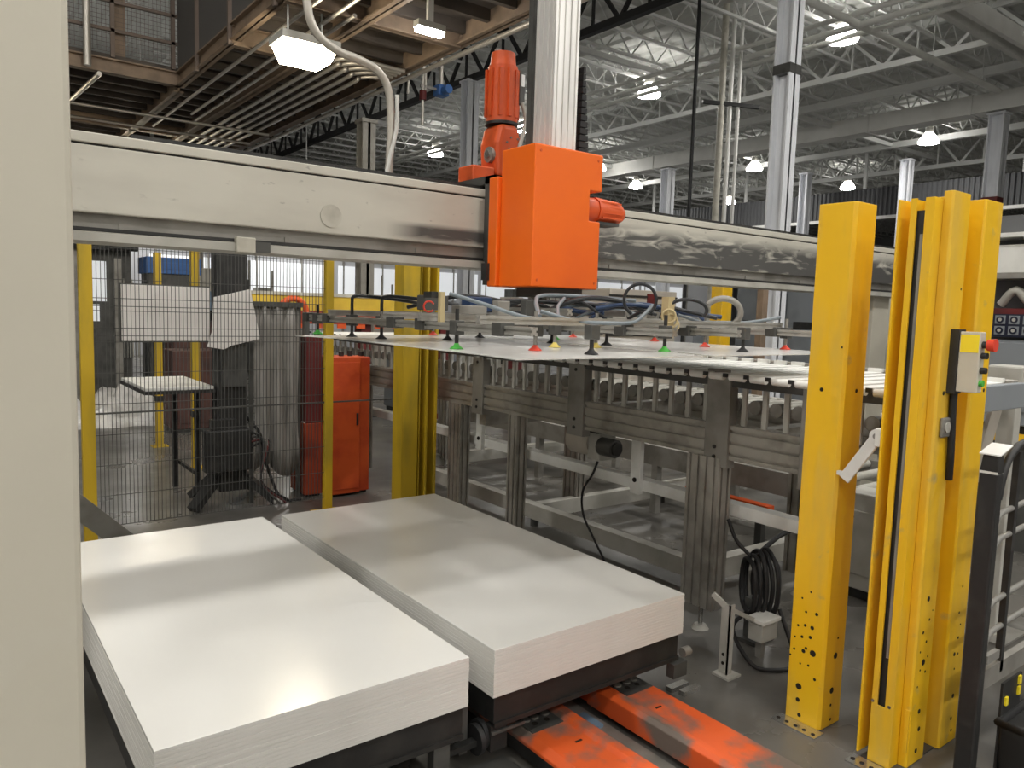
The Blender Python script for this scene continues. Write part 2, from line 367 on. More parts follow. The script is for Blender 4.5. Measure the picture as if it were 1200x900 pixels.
# conduit riser and cable drop
c = thing('conduit_riser', (14.6, 11.4, 0), 'three vertical conduits rising side by side to the roof', 'conduit')
for k, (dx, dy, r) in enumerate(((0, 0, .075), (.16, -.12, .05), (.3, -.24, .04))):
    MB().cyl((14.45+dx, 11.5+dy, 0), (14.45+dx, 11.5+dy, ROOF_Z-.002), r, n=10).build('riser_pipe', (CREAM2, ROOFW, ROOFW)[k], c)
MB().bar((14.1, 11.75, 6.45), (15.1, 10.95, 6.35), .08).build('clamp_bar', TRUSS_D, c)
m = MB(); m.cyl((12, 10.2, 0), (12, 10.2, ROOF_Z-.002), .035, n=8)
tag(m.build('drop_cable', RUBBER), 'black vertical cable hanging from the roof beside the conduits', 'cable')

# lamps
def make_lamp(lens, label):
    t = thing('high_bay_lamp', (0, 0, 0), label, 'lamp', 'high bay lamps')
    MB().lathe([(.0, .56), (.09, .56), (.13, .50), (.14, .36), (.12, .345)], (0, 0, 0), 20).build('lamp_housing', STEEL_L, t)
    MB().lathe([(0.0, .0), (.20, .004), (.31, .03)], (0, 0, 0), 20).build('lamp_lens', lens, t)
    MB().lathe([(.31, .03), (.33, .07), (.26, .20), (.14, .345)], (0, 0, 0), 20).build('lamp_refractor', REFR, t)
    MB().cyl((0, 0, .55), (0, 0, ROOF_Z-7.5), .015, n=6).build('lamp_hanger', JOIST, t)
    return t['ob']
L0 = make_lamp(LENS, 'bright high bay lamp at upper right behind the slanting white pipe')
L0.location = (15.68, 9.37, 7.5)
for loc, lab in (((15.78, 15.02, 7.5), 'bright high bay lamp just right of the aluminium mast'),
                 ((15.8, 20.65, 7.5), 'high bay lamp half hidden between upright orange motor and mast'),
                 ((15.84, 26.3, 7.5), 'high bay lamp low down left of the orange gantry housing'),
                 ((26.52, 12.52, 7.5), 'high bay lamp left of the column with the red band'),
                 ((26.6, 19.34, 7.5), 'high bay lamp just left of the nearest white column'),
                 ((26.67, 25.95, 7.5), 'high bay lamp between the housing and the white column'),
                 ((33.17, 19.08, 7.5), 'far high bay lamp above the left yellow guard'),
                 ((33.5, 25.78, 7.5), 'far high bay lamp beside the three conduits'),
                 ((41.2, 25.3, 7.5), 'farthest high bay lamp, left of the left yellow guard'),
                 ((22.3, 23.9, 7.5), 'high bay lamp against the column right of the housing')):
    dup_tree(L0, loc, lab)
for x in (-7.0, -2.6, 2.2, 7.0, 11.6):
    for y in (-6.5, -1.5, 3.6):
        dup_tree(L0, (x, y, 7.5), 'high bay lamp over the near bay, above and behind the viewpoint', 'high bay lamps over the near bay')
for x in (0.5, 4.5, 9.0):  # added lamps, hidden from the camera, to brighten the background around the partition
    lo = dup_tree(L0, (x, 22.3, 4.75), 'added fill lamp hung low out of sight beyond the mezzanine', 'added fill lamps beyond the mezzanine')
    hg = MB().cyl((0, 0, .56), (0, 0, ROOF_Z-4.75), .015, n=6).build('lamp_hanger', JOIST, off=(0, 0, 0)); hg.parent = lo

# ================================================================== MEZZANINE
MZ = 4.4
mz = thing('mezzanine', (1, 12, MZ), 'brown steel mezzanine with guard rails and ribbed underside at upper left', 'mezzanine')
MB().box(2.735, 4.64, 4.6, 20, MZ+.22, MZ+.28).build('deck_plate', BROWN, mz)
MB().box(-8, 2.735, 11.15, 20, MZ+.22, MZ+.28).build('deck_plate', BROWN, mz)
r0 = MB().box(-8, 4.6, 11.4, 11.46, MZ+.10, MZ+.22).build('deck_rib', BROWN, mz)
for i in range(1, 21): dup(r0, mz, (0, i*.42, 0))
r1 = MB().box(2.78, 4.6, 4.8, 4.86, MZ+.10, MZ+.22).build('deck_rib', BROWN, mz)
for i in range(1, 15): dup(r1, mz, (0, i*.45, 0))
def ibeam(axis, a, b, c, z0, z1, w, t=.018):
    m = MB()
    if axis == 'X': m.box(a, b, c-w/2, c+w/2, z0, z0+t); m.box(a, b, c-w/2, c+w/2, z1-t, z1); m.box(a, b, c-t/2, c+t/2, z0, z1)
    else: m.box(c-w/2, c+w/2, a, b, z0, z0+t); m.box(c-w/2, c+w/2, a, b, z1-t, z1); m.box(c-t/2, c+t/2, a, b, z0, z1)
    return m.build('deck_beam', TANB, mz)
ibeam('X', -8, 2.735, 11.15, MZ+.04, MZ+.22, .12); ibeam('Y', 4.6, 11.2, 2.735, MZ+.04, MZ+.22, .12); ibeam('Y', 4.6, 20, 3.5, MZ-.03, MZ+.2, .12)
ibeam('Y', 4.6, 20, 4.6, MZ, MZ+.26, .12); ibeam('X', 2.7, 4.6, 7.2, MZ-.02, MZ+.2, .1); ibeam('X', 2.7, 4.6, 8.8, MZ-.02, MZ+.2, .1); ibeam('X', -8, 4.6, 14.2, MZ-.02, MZ+.2, .12)
ibeam('Y', 11.2, 20, 1.3, MZ-.02, MZ+.2, .12); ibeam('X', -8, 4.6, 17, MZ-.02, MZ+.2, .12); ibeam('Y', 11.2, 20, 2.735, MZ-.02, MZ+.2, .12)
MB().box(2.70, 2.73, 4.6, 11.1, MZ+.24, MZ+1.15).build('rail_panel', PANELG, mz)
for y in (6.0, 7.4, 8.8, 10.1): MB().box(2.66, 2.70, y, y+.05, MZ, MZ+1.3).build('rail_post', RAILB, mz)
for x in (-.5, .75, 1.9, 2.62): MB().box(x, x+.05, 11.1, 11.15, MZ+.24, MZ+1.3).build('rail_post', RAILB, mz)
for z in (.55, .9, 1.27): MB().box(-8, 2.7, 11.1, 11.14, MZ+z, MZ+z+.04).build('guard_rail', RAILB, mz)
m = MB()
for i in range(40): m.box(.8+i*.05, .804+i*.05, 11.12, 11.124, MZ+.3, MZ+1.27)
for i in range(18): m.box(.78, 2.7, 11.12, 11.124, MZ+.3+i*.055, MZ+.304+i*.055)
m.build('rail_mesh', RAILB, mz)['kind'] = 'stuff'
for x, y in ((.2, 11.6), (-.6, 14), (1.2, 19.5), (4.5, 17)):
    MB().box(x-.08, x+.08, y-.08, y+.08, 0, MZ+.1).build('mezzanine_post', STEEL, mz)
MB().cyl((1.62, 11.0, MZ+.05), (1.62, 11.0, 8.2), .045, n=10).build('hanger_pipe', COND, mz)
MB().box(1.95, 2.08, 11.16, 11.3, MZ+.2, 8.0).build('hanger_post', TANB, mz)
MB().cyl((.62, 11.0, 4.75), (1.15, 11.0, 5.8), .03, n=8).build('hanger_brace', COND, mz)

# conduits below the deck
def conduit(pts, r, label, material=COND, group='conduits below the mezzanine', n=8, name='conduit_run', cat='conduit'):
    o = MB().tube(pts, r, n).build(name, material); tag(o, label, cat, group); return o
conduit([(4.72, 4.7, MZ-.02), (4.72, 19.5, MZ-.02)], .028, 'bright conduit running along the outer edge of the mezzanine, lower one')
conduit([(4.72, 4.7, MZ+.1), (4.72, 19.5, MZ+.1)], .028, 'bright conduit running along the outer edge of the mezzanine, upper one')
for k in range(5):
    x = 3.62+k*.13
    conduit(curve([(x, 17.5, MZ-.08-k*.01), (x, 12, MZ-.08-k*.01), (x, 8.6+k*.10, MZ-.08-k*.01), (x+.05, 8.35+k*.1, MZ-.07), (x+.25, 8.2+k*.1, MZ-.05), (4.5, 8.2+k*.1, MZ-.05)], 6), .024,
            'bending conduit under the mezzanine, %s of the parallel bundle' % ('first second third fourth fifth'.split()[k]), COND, 'bundle of bending conduits')
conduit([(2.9, 5, MZ-.04), (2.9, 13.5, MZ-.04)], .02, 'thin conduit beside the beam under the grey rail panel')
conduit([(3.15, 6, MZ-.05), (3.15, 12.2, MZ-.05)], .02, 'thin conduit between rail panel beam and conduit bundle, nearer one')
conduit([(3.3, 7, MZ-.05), (3.3, 12.6, MZ-.05)], .02, 'thin conduit between rail panel beam and conduit bundle, farther one')
conduit([(-7, 12.2, MZ-.17), (4.3, 12.2, MZ-.17)], .022, 'conduit crossing under the ribbed deck, nearest of the crossing ones')
conduit([(-7, 13.1, MZ-.17), (4.3, 13.1, MZ-.17)], .022, 'conduit crossing under the ribbed deck, second of the crossing ones')
conduit([(-7, 15.4, MZ-.17), (4.3, 15.4, MZ-.17)], .022, 'conduit crossing under the ribbed deck, farthest of the crossing ones')
conduit([(1.75, 11.0, MZ-.02), (1.42, 15.8, MZ-.1)], .03, 'pale pipe slanting down from the tan beam under the deck')
cl = thing('valve_cluster', (6.9, 11.26, 5.0), 'small blue and red valve cluster on pipes left of the orange motor', 'valves')
MB().box(6.80, 7.0, 11.2, 11.4, 5.12, 5.30).build('blue_valve_body', BLUE, cl, .02); MB().cyl((6.9, 11.2, 5.2), (6.9, 11.05, 5.2), .07, n=12).build('blue_handwheel', BLUE, cl); MB().cyl((6.9, 11.3, 5.3), (6.9, 11.3, 7.9), .035).build('feed_pipe', COND, cl)
MB().cyl((6.55, 11.3, 5.0), (6.55, 11.3, 5.15), .06, n=10).build('red_valve_body', RED_D, cl); MB().cyl((6.55, 11.3, 4.6), (6.55, 11.3, 7.9), .025).build('feed_pipe', COND, cl); MB().box(6.5, 6.9, 11.28, 11.32, 5.2, 5.24).build('link_bar', STEEL, cl)
for k in range(6): MB().tube(curve([(4.9+.32*k, 11.3, 5.62), (4.98+.32*k, 11.3, 5.55), (5.0+.32*k, 11.3, 5.3), (4.99+.32*k, 11.3, 5.05)], 4), .022, 6).build('hose_drop', COND, cl)
MB().box(4.8, 6.9, 11.27, 11.33, 5.6, 5.66).build('hose_rail', STEEL, cl)

# lamps below the deck
lm = thing('wide_lamp', (2.97, 7.41, 4.0), 'very bright warm lamp with a bent pipe beside it under the mezzanine', 'lamp')
MB().box(2.68, 3.26, 7.22, 7.60, 4.08, 4.15).build('lamp_housing', STEEL_L, lm)
MB().prism([(2.70, 4.08), (3.24, 4.08), (3.16, 3.93), (2.78, 3.93)], 'Y', 7.24, 7.58).build('lamp_lens', LENS_M, lm)
for x in (2.8, 3.14): MB().cyl((x, 7.41, 4.13), (x, 7.41, MZ+.22), .01, n=6).build('lamp_hanger', JOIST, lm)
lm2 = thing('strip_lamp', (3.87, 6.57, 4.2), 'small white strip lamp under the mezzanine near the top edge', 'lamp')
MB().box(3.72, 4.02, 6.52, 6.62, 4.24, 4.30).build('lamp_housing', STEEL_L, lm2)
MB().box(3.73, 4.01, 6.53, 6.61, 4.2, 4.24).build('lamp_lens', LENS, lm2)
MB().box(3.84, 3.9, 6.55, 6.59, 4.3, MZ+.22).build('lamp_bracket', JOIST, lm2)
for k, (x, y) in enumerate(((1.0, 13.2), (3.2, 15.0))):
    lm3 = thing('tube_lamp', (x, y, 4.15), ('tube lamp under the ribbed deck behind the gantry beam', 'tube lamp deep under the mezzanine by the far conduits')[k], 'lamp')
    MB().box(x-.6, x+.6, y-.05, y+.05, 4.2, 4.28).build('lamp_housing', STEEL_L, lm3); MB().box(x-.58, x+.58, y-.03, y+.03, 4.17, 4.2).build('lamp_lens', LENS_M, lm3)
    MB().box(x-.03, x+.03, y-.02, y+.02, 4.28, MZ+.22).build('lamp_bracket', JOIST, lm3)
conduit(curve([(1.36, 3.36, 4.4), (1.36, 3.36, 3.15), (1.355, 3.36, 2.92), (1.40, 3.36, 2.80), (1.50, 3.36, 2.745), (1.60, 3.36, 2.73), (1.70, 3.36, 2.70), (1.76, 3.36, 2.62), (1.775, 3.36, 2.45), (1.765, 3.36, 2.175)], 6), .019,
        'bent grey pipe rising from the gantry beam past the bright lamp', COND, None, 10, 'bent_pipe', 'pipe')
conduit(curve([(1.73, 3.33, 2.175), (1.755, 3.33, 2.3), (1.79, 3.33, 2.45), (1.79, 3.33, 2.6)], 5), .010, 'thin pale cable tied beside the bent pipe above the beam', WHITE, None, 8, 'tied_cable', 'cable')

# ================================================================== GANTRY
g = thing('gantry_beam', (0, 3.1, 1.80), 'long cream gantry beam smeared with black grease, spanning the picture', 'gantry')
BY0, BY1 = 3.1, 3.46
MB().box(-1.0, 8.2, BY0, BY1, 1.90, 2.135).build('beam_body', BEAMP, g, .006)
MB().box(-1.0, 8.2, BY0-.004, BY1, 2.142, 2.178).build('top_flange', BEAMP, g, .004)
MB().box(-1.0, 8.2, BY0+.01, BY1-.02, 2.135, 2.142).build('seam', BLACK, g)
MB().box(-1.0, 8.2, BY0+.03, BY1-.03, 1.835, 1.90).build('guide_recess', STEEL, g)
MB().prism([(3.085, 1.80), (3.085, 1.832), (3.13, 1.838), (3.30, 1.838), (3.30, 1.80)], 'X', -1.0, 8.2).build('lower_guide_rail', STEEL_L, g)
MB().box(-1.0, 8.2, 3.115, 3.135, 1.838, 1.85).build('rail_seal', BLACK, g)
MB().box(.6, 8.2, 3.14, 3.20, 2.178, 2.20).build('upper_guide_rail', BLACK, g)
for k in range(12): MB().box(.55+k*.62, .60+k*.62, 3.124, 3.132, 1.85, 1.872).build('rail_clip', STEEL, g)
MB().box(.955, 1.03, 3.065, 3.10, 1.795, 1.855).build('limit_switch', CREAM2, g, .004)
MB().box(1.03, 1.09, 3.07, 3.10, 1.80, 1.84).build('switch_dog', DGREY, g)
MB().cyl((1.36, 3.098, 1.975), (1.36, 3.095, 1.975), .048, n=28).build('round_plug', CREAM2, g)
MB().box(-.55, -.2, 3.12, 3.44, 0, 1.835).build('gantry_leg', CREAM, g, .006); MB().box(-.65, -.1, 3.02, 3.54, 0, .03).build('foot_plate', CREAM, g)
MB().box(6.0, 6.25, 3.16, 3.42, 0, 1.835).build('gantry_leg', CREAM, g, .006); MB().box(5.9, 6.35, 3.06, 3.52, 0, .03).build('foot_plate', CREAM, g)
cc = thing('cable_track', (1.8, 3.28, 2.178), 'black cable track lying along the top of the gantry beam', 'cable track')
for k in range(30): MB().box(.95+k*.042, .988+k*.042, 3.23, 3.34, 2.178, 2.205).build('track_link', RUBBER, cc)

# carriage with the orange housing
ca = thing('gantry_carriage', (2.345, 2.9, 1.71), 'orange gantry carriage with upright motor and tall aluminium mast', 'carriage')
ho = MB().prism([(2.14, 1.71), (2.545, 1.71), (2.545, 2.03), (2.475, 2.03), (2.475, 2.17), (2.55, 2.17), (2.55, 2.34), (2.14, 2.34)], 'Y', 2.70, 2.95).build('housing', ORANGE, ca, .006)
HO = H(ho)
MB().box(2.12, 2.53, 2.95, 3.02, 1.71, 2.22).build('rear_cover', ORANGE, ca, .005)
MB().box(2.143, 2.147, 2.93, 3.0, 2.0, 2.04).build('side_slot', BLACK, HO)
for x, z in ((2.17, 1.74), (2.52, 1.74), (2.17, 2.31), (2.52, 2.31)): MB().cyl((x, 2.70, z), (x, 2.697, z), .006, n=8).build('cover_screw', ORANGE_M, HO)
MB().box(2.15, 2.53, 3.02, 3.098, 1.72, 2.24).build('carriage_plate', DGREY, ca)
MB().box(2.15, 2.54, 3.02, 3.34, 2.202, 2.24).build('top_bracket', DGREY, ca)
MB().box(2.10, 2.12, 3.0, 3.04, 1.74, 1.82).build('wiper', BLACK, ca)
MB().prism([(u+2.365, v+2.845) for u, v in slot(.145, .14, 4, 4)], 'Z', 1.60, 4.3).build('mast', ALU, ca)
MB().box(2.285, 2.29, 2.93, 2.965, 2.34, 4.2).build('mast_belt', DGREY, ca); MB().box(2.29, 2.44, 2.918, 2.935, 1.75, 4.25).build('mast_rack', DGREY, ca)
for k in range(14): MB().box(2.535+.001*k, 2.60-.003*k, 2.86, 2.92, 2.34+k*.032, 2.366+k*.032).build('cable_chain_link', RUBBER, ca)
# side motor
sm = MB(); sm.cyl((2.48, 2.82, 2.10), (2.60, 2.82, 2.10), .060, n=10); sm.cyl((2.60, 2.82, 2.10), (2.76, 2.82, 2.098), .066, .058, n=10); sm.cyl((2.76, 2.82, 2.098), (2.80, 2.82, 2.096), .056, .034, n=10)
SM = H(sm.build('side_motor', ORANGE_M, ca))
MB().box(2.60, 2.74, 2.77, 2.87, 2.03, 2.045).build('terminal_box', DGREY, SM); MB().box(2.476, 2.5, 2.75, 2.9, 2.03, 2.17).build('motor_opening', BLACK, ca)
for k in range(4): MB().box(2.615, 2.75, 2.755+k*.004, 2.76+k*.004, 2.06+k*.025, 2.068+k*.025).build('motor_fin', ORANGE_M, SM)
# upright motor
um = MB(); cx, cy = 2.42, 3.35
um.cyl((cx, cy, 2.575), (cx, cy, 2.86), .083, .078, n=14); um.cyl((cx, cy, 2.86), (cx, cy, 2.885), .07, .066, n=14); um.cyl((cx, cy, 2.885), (cx, cy, 2.93), .066, .062, n=14)
UM = H(um.build('upright_motor', ORANGE_M, ca))
for k in range(10):
    a = k*math.pi*2/10+.2; px, py = cx+math.cos(a)*.08, cy+math.sin(a)*.08
    MB().bar((px, py, 2.60), (px, py, 2.84), .018, .022).build('cooling_rib', ORANGE_M, UM)
MB().cyl((cx, cy, 2.562), (cx, cy, 2.576), .088, n=18).build('seal_ring', BLACK, UM)
MB().cyl((cx-.035, cy, 2.93), (cx-.035, cy, 2.945), .018, n=10).build('eye_bolt', STEEL, UM); MB().cyl((cx+.03, cy, 2.93), (cx+.03, cy, 2.95), .014, n=10).build('eye_bolt', STEEL, UM)
MB().box(cx+.05, cx+.085, cy-.085, cy-.055, 2.67, 2.83).build('connector_box', DGREY, UM, .004); MB().box(cx+.058, cx+.078, cy-.089, cy-.084, 2.76, 2.82).build('name_plate', LBL, UM)
MB().tube(curve([(cx+.07, cy-.08, 2.68), (cx+.095, cy-.085, 2.6), (cx+.075, cy-.09, 2.52), (cx+.05, cy-.09, 2.44)], 5), .011, 8).build('motor_cable', STEEL_L, UM)
gb = MB(); gb.prism([(cx-.075, 2.30), (cx-.055, 2.27), (cx+.06, 2.27), (cx+.08, 2.30), (cx+.08, 2.48), (cx+.05, 2.562), (cx-.06, 2.562), (cx-.085, 2.46)], 'Y', cy-.085, cy+.085)
GB = H(gb.build('gearbox', ORANGE_M, ca, .03, segs=3))
MB().cyl((cx-.07, cy-.025, 2.40), (cx-.098, cy-.025, 2.40), .040, n=18).build('round_cover', STEEL, GB); MB().cyl((cx-.098, cy-.025, 2.40), (cx-.108, cy-.025, 2.40), .020, n=14).build('shaft_cap', CHROME, GB)
for a in range(6): MB().cyl((cx+.02+.045*math.cos(a), cy-.085, 2.46+.035*math.sin(a)), (cx+.02+.045*math.cos(a), cy-.09, 2.46+.035*math.sin(a)), .006, n=6).build('gearbox_bolt', STEEL, GB)
MB().cyl((cx, cy, 2.24), (cx, cy, 2.27), .06, n=16).build('output_flange', BLACK, GB)
MB().box(2.20, 2.335, 3.28, 3.42, 2.206, 2.33).build('orange_bracket', ORANGE_M, ca, .008)
# flange under the housing
for k in range(5): MB().cyl((2.27+k*.05, 2.80, 1.62), (2.27+k*.05, 2.80, 1.71), .013, n=8).build('guide_pin', DGREY, ca)
MB().box(2.24, 2.50, 2.76, 2.94, 1.665, 1.71).build('lower_flange', DGREY, ca)

# ================================================================== SUCTION GRIPPER
ZS = 1.440          # underside of the held sheets
gr = thing('suction_gripper', (2.5, 2.9, ZS), 'aluminium suction gripper frame with hoses hanging below the orange housing', 'gripper')
MB().box(2.27, 2.47, 2.75, 2.95, 1.585, 1.60).build('mount_plate', DGREY, gr)
ALU_G = mat('gripper_aluminium', (0.50, 0.49, 0.46), .4, .6, col2=(.36, .35, .32), scale=8)
def rail(axis, a, b, c, z, w=.03, material=ALU_G):
    m = MB(); pr = slot(w, w, 1, 1, c, z, .008, .006)
    m.prism(pr, axis, a, b); return m.build('frame_rail', material, gr)
for x in (1.62, 2.33, 2.74, 3.40): rail('Y', 2.02, 4.02, x, 1.530)
for y in (2.30, 2.72, 3.05, 3.62): rail('X', 1.58, 3.46, y, 1.562)
rail('Y', 2.5, 3.3, 2.2, 1.60); rail('Y', 2.5, 3.3, 2.55, 1.60)
cups = [(1.62, 2.50, CUP_G), (1.90, 2.36, CUP_R), (2.50, 2.22, CUP_G), (3.14, 2.52, CUP_R), (3.45, 2.26, CUP_R), (1.66, 3.52, RUBBER), (1.72, 3.32, RUBBER), (2.42, 3.5, RUBBER),
        (2.17, 2.56, CUP_Y), (2.38, 2.52, CUP_Y), (2.44, 2.9, RUBBER), (2.62, 2.7, RUBBER), (3.40, 3.1, CUP_R), (2.02, 3.2, RUBBER), (2.8, 3.3, CUP_G), (3.2, 3.6, CUP_R), (1.62, 3.85, CUP_G), (2.3, 3.8, CUP_R), (2.95, 2.15, RUBBER), (1.98, 2.12, RUBBER)]
for x, y, cm in cups:
    cu = MB().lathe([(.0, .022), (.008, .022), (.012, .014), (.026, .003), (.028, 0), (.024, 0), (.0, .004)], (x, y, ZS+.0045), 14).build('suction_cup', cm, gr)
    CU = H(cu)
    MB().cyl((x, y, ZS+.024), (x, y, 1.60 if cm != RUBBER else 1.545), .008, n=8).build('cup_stem', BLACK if cm in (RUBBER, CUP_G) else STEEL, CU)
    MB().box(x-.022, x+.022, y-.022, y+.022, 1.50, 1.555).build('rail_clamp', DGREY, CU, .003)
for x, y in ((1.62, 2.2), (1.62, 2.75), (1.62, 3.0), (1.62, 3.7), (1.62, 3.96), (2.33, 2.3), (2.74, 2.3), (3.4, 2.3), (2.33, 3.62), (2.74, 3.62), (3.4, 2.72), (2.33, 2.72), (2.74, 2.72)):
    MB().box(x-.03, x+.03, y-.03, y+.03, 1.508, 1.556).build('corner_clamp', DGREY, gr, .003)
for (x, y) in ((1.66, 3.52), (1.72, 3.32)):
    MB().tube(curve([(x, y, 1.55), (x, y, 1.62), (x+.005, y-.01, 1.645), (x+.05, y-.06, 1.648), (x+.16, y-.25, 1.63), (x+.3, y-.4, 1.60)], 5), .0085, 8).build('elbow_tube', HOSE_B, gr)
def gtube(pts, r, mt, nm='air_hose'): return MB().tube(curve(pts, 7), r, 8).build(nm, mt, gr)
gtube([(1.66, 2.62, 1.66), (1.75, 2.5, 1.62), (1.86, 2.38, 1.575), (2.0, 2.36, 1.565), (2.13, 2.5, 1.62), (2.25, 2.6, 1.66)], .008, HOSE)
gtube([(1.92, 2.36, 1.60), (2.06, 2.30, 1.565), (2.2, 2.27, 1.56), (2.34, 2.26, 1.565), (2.45, 2.3, 1.60), (2.52, 2.32, 1.64)], .008, HOSE)
gtube([(1.95, 2.4, 1.58), (2.05, 2.55, 1.64), (2.15, 2.62, 1.67), (2.4, 2.6, 1.672), (2.52, 2.42, 1.66)], .009, HOSE)
import itertools
def loop(cx_, cy_, cz, r, ax, n=20, a0=0., a1=6.283, sq=1.0):
    return [(cx_+ax[0]*r*math.cos(a0+(a1-a0)*i/n), cy_+ax[1]*r*math.cos(a0+(a1-a0)*i/n), cz+sq*r*math.sin(a0+(a1-a0)*i/n)) for i in range(n+1)]
MB().tube(loop(2.40, 2.28, 1.66, .068, (.75, -.66), 22, -.9, 4.2), .007, 8).build('loop_hose', HOSE_B, gr)
MB().tube(loop(2.66, 2.24, 1.625, .085, (.75, -.66), 22, -.6, 3.6, .55), .008, 8).build('loop_hose', HOSE_B, gr)
MB().tube(loop(3.05, 2.35, 1.62, .085, (.75, -.66), 22, -1.7, 2.6, .8), .015, 8).build('loop_hose', STEEL, gr)
gtube([(2.0, 2.9, 1.62), (2.1, 2.75, 1.645), (2.3, 2.66, 1.64), (2.5, 2.5, 1.63), (2.6, 2.35, 1.625)], .010, HOSE_B)
gtube([(2.35, 2.5, 1.62), (2.45, 2.42, 1.64), (2.6, 2.35, 1.63), (2.75, 2.36, 1.60)], .009, HOSE_BL)
gtube([(2.2, 2.9, 1.63), (2.05, 3.0, 1.66), (1.95, 3.1, 1.65), (1.85, 3.3, 1.6)], .010, HOSE_B)
gtube([(2.5, 2.85, 1.63), (2.8, 2.7, 1.65), (3.1, 2.6, 1.62), (3.14, 2.53, 1.58)], .009, HOSE_BL)
gtube([(2.9, 2.5, 1.56), (3.05, 2.42, 1.57), (3.25, 2.35, 1.575), (3.42, 2.28, 1.605)], .009, HOSE)
rg = random.Random(3)
for k in range(12):
    a_ = (rg.uniform(1.9, 2.7), rg.uniform(2.5, 3.0), rg.uniform(1.57, 1.62)); b_ = (a_[0]+rg.uniform(.15, .5), a_[1]-rg.uniform(.05, .35), rg.uniform(1.57, 1.62))
    gtube([a_, ((a_[0]*2+b_[0])/3, (a_[1]*2+b_[1])/3, rg.uniform(1.60, 1.665)), ((a_[0]+b_[0]*2)/3, (a_[1]+b_[1]*2)/3, rg.uniform(1.60, 1.665)), b_], rg.uniform(.006, .011), (HOSE_B, HOSE_B, HOSE_BL, HOSE)[k % 4])
for k in range(10):
    x, y = rg.uniform(1.8, 3.2), rg.uniform(2.45, 3.3); MB().box(x-.03, x+.03, y-.02, y+.02, 1.578, 1.60+rg.uniform(.01, .05)).build('fitting', (DGREY, STEEL, STEEL_L, BLACK, BEIGE)[k % 5], gr, .003)
for k, (x, y, mt) in enumerate(((1.75, 2.9, DGREY), (1.95, 2.85, HOSE_BL), (2.1, 3.0, DGREY), (2.62, 2.95, STEEL), (2.78, 2.85, BEIGE))):
    MB().box(x-.06, x+.06, y-.035, y+.035, 1.59, 1.655).build('valve_block', mt, gr, .004)
MB().box(1.72, 1.86, 2.64, 2.70, 1.58, 1.615).build('manifold', STEEL, gr, .004); MB().box(2.58, 2.62, 2.28, 2.32, 1.50, 1.68).build('hose_post', TAN_C, gr)
MB().box(1.612, 1.632, 2.61, 2.63, 1.545, 1.665).build('hose_post', TAN_C, gr); MB().box(1.58, 1.64, 2.63, 2.69, 1.64, 1.665).build('sensor', BLACK, gr)
for k in range(3): MB().tube(loop(2.585+k*.012, 2.28, 1.595-k*.02, .03, (.75, -.66), 14, 0, 6.28), .005, 6).build('hose_tie', TAN_C, gr)
MB().tube(loop(1.63, 2.73, 1.605, .022, (.75, -.66), 14, .5, 5.6), .004, 6).build('red_tube', CUP_R, gr)

# held sheets
def sag_sheet(x0, x1, y0, y1, label, corner):
    nx, ny = 10, 18; m = MB(); t = .0035
    def z(u, v):
        s = -.012*max(0, (v-.6)/.4)**2*(1-u) if corner else 0
        return ZS+s-.004*max(0, (.12-v)/.12)**2
    top = [(x0+(x1-x0)*i/nx, y0+(y1-y0)*j/ny, z(i/nx, j/ny)+t) for j in range(ny+1) for i in range(nx+1)]
    bot = [(a, b_, c_-t) for a, b_, c_ in top]; n = len(top); W = nx+1; fs = []
    for j in range(ny):
        for i in range(nx):
            a = j*W+i; fs.append((a, a+1, a+W+1, a+W)); fs.append((n+a, n+a+W, n+a+W+1, n+a+1))
    rim = [i for i in range(W)]+[j*W+nx for j in range(1, ny+1)]+[ny*W+i for i in range(nx-1, -1, -1)]+[j*W for j in range(ny-1, 0, -1)]
    for k in range(len(rim)):
        a, b_ = rim[k], rim[(k+1) % len(rim)]; fs.append((a, n+a, n+b_, b_))
    m.add(top+bot, fs); o = m.build('held_sheet', SHEET); tag(o, label, 'sheet', 'sheets held by the gripper'); return o
sag_sheet(1.53, 2.485, 2.0, 3.93, 'thin white sheet held by the suction cups, its far corner drooping', True)
sag_sheet(2.56, 3.515, 2.0, 3.93, 'thin white sheet held by the gripper above the white conveyor belts', False)

# ================================================================== SHEET STACKS
ZT, NS, TH = .470, 14, .0120
ORD = 'second third fourth fifth sixth seventh eighth ninth tenth eleventh twelfth thirteenth fourteenth'.split()
def stack(x0, x1, y0, y1, side):
    for k in range(NS):
        zb = ZT-(NS-k)*TH; j = .0009 if k < NS-1 else 0
        dx, dy = random.uniform(-j, j), random.uniform(-j, j)
        m = MB().box(x0+dx, x1+dx, y0+dy, y1+dy, zb, zb+TH-.0005)
        o = m.build('sheet', SHEET if k >= NS-1 else SHEET_E, bevel=.0006, segs=1)
        if k == NS-1: tag(o, 'topmost glossy white sheet of the %s stack' % side, 'sheet', 'sheets of the %s stack' % side)
        else: tag(o, 'white sheet in the %s stack, %s from the top' % (side, ORD[NS-2-k]), 'sheet', 'sheets of the %s stack' % side)
stack(.405, 1.358, 1.975, 3.945, 'left'); stack(1.455, 2.412, 1.968, 3.93, 'right')
ZB = ZT-NS*TH
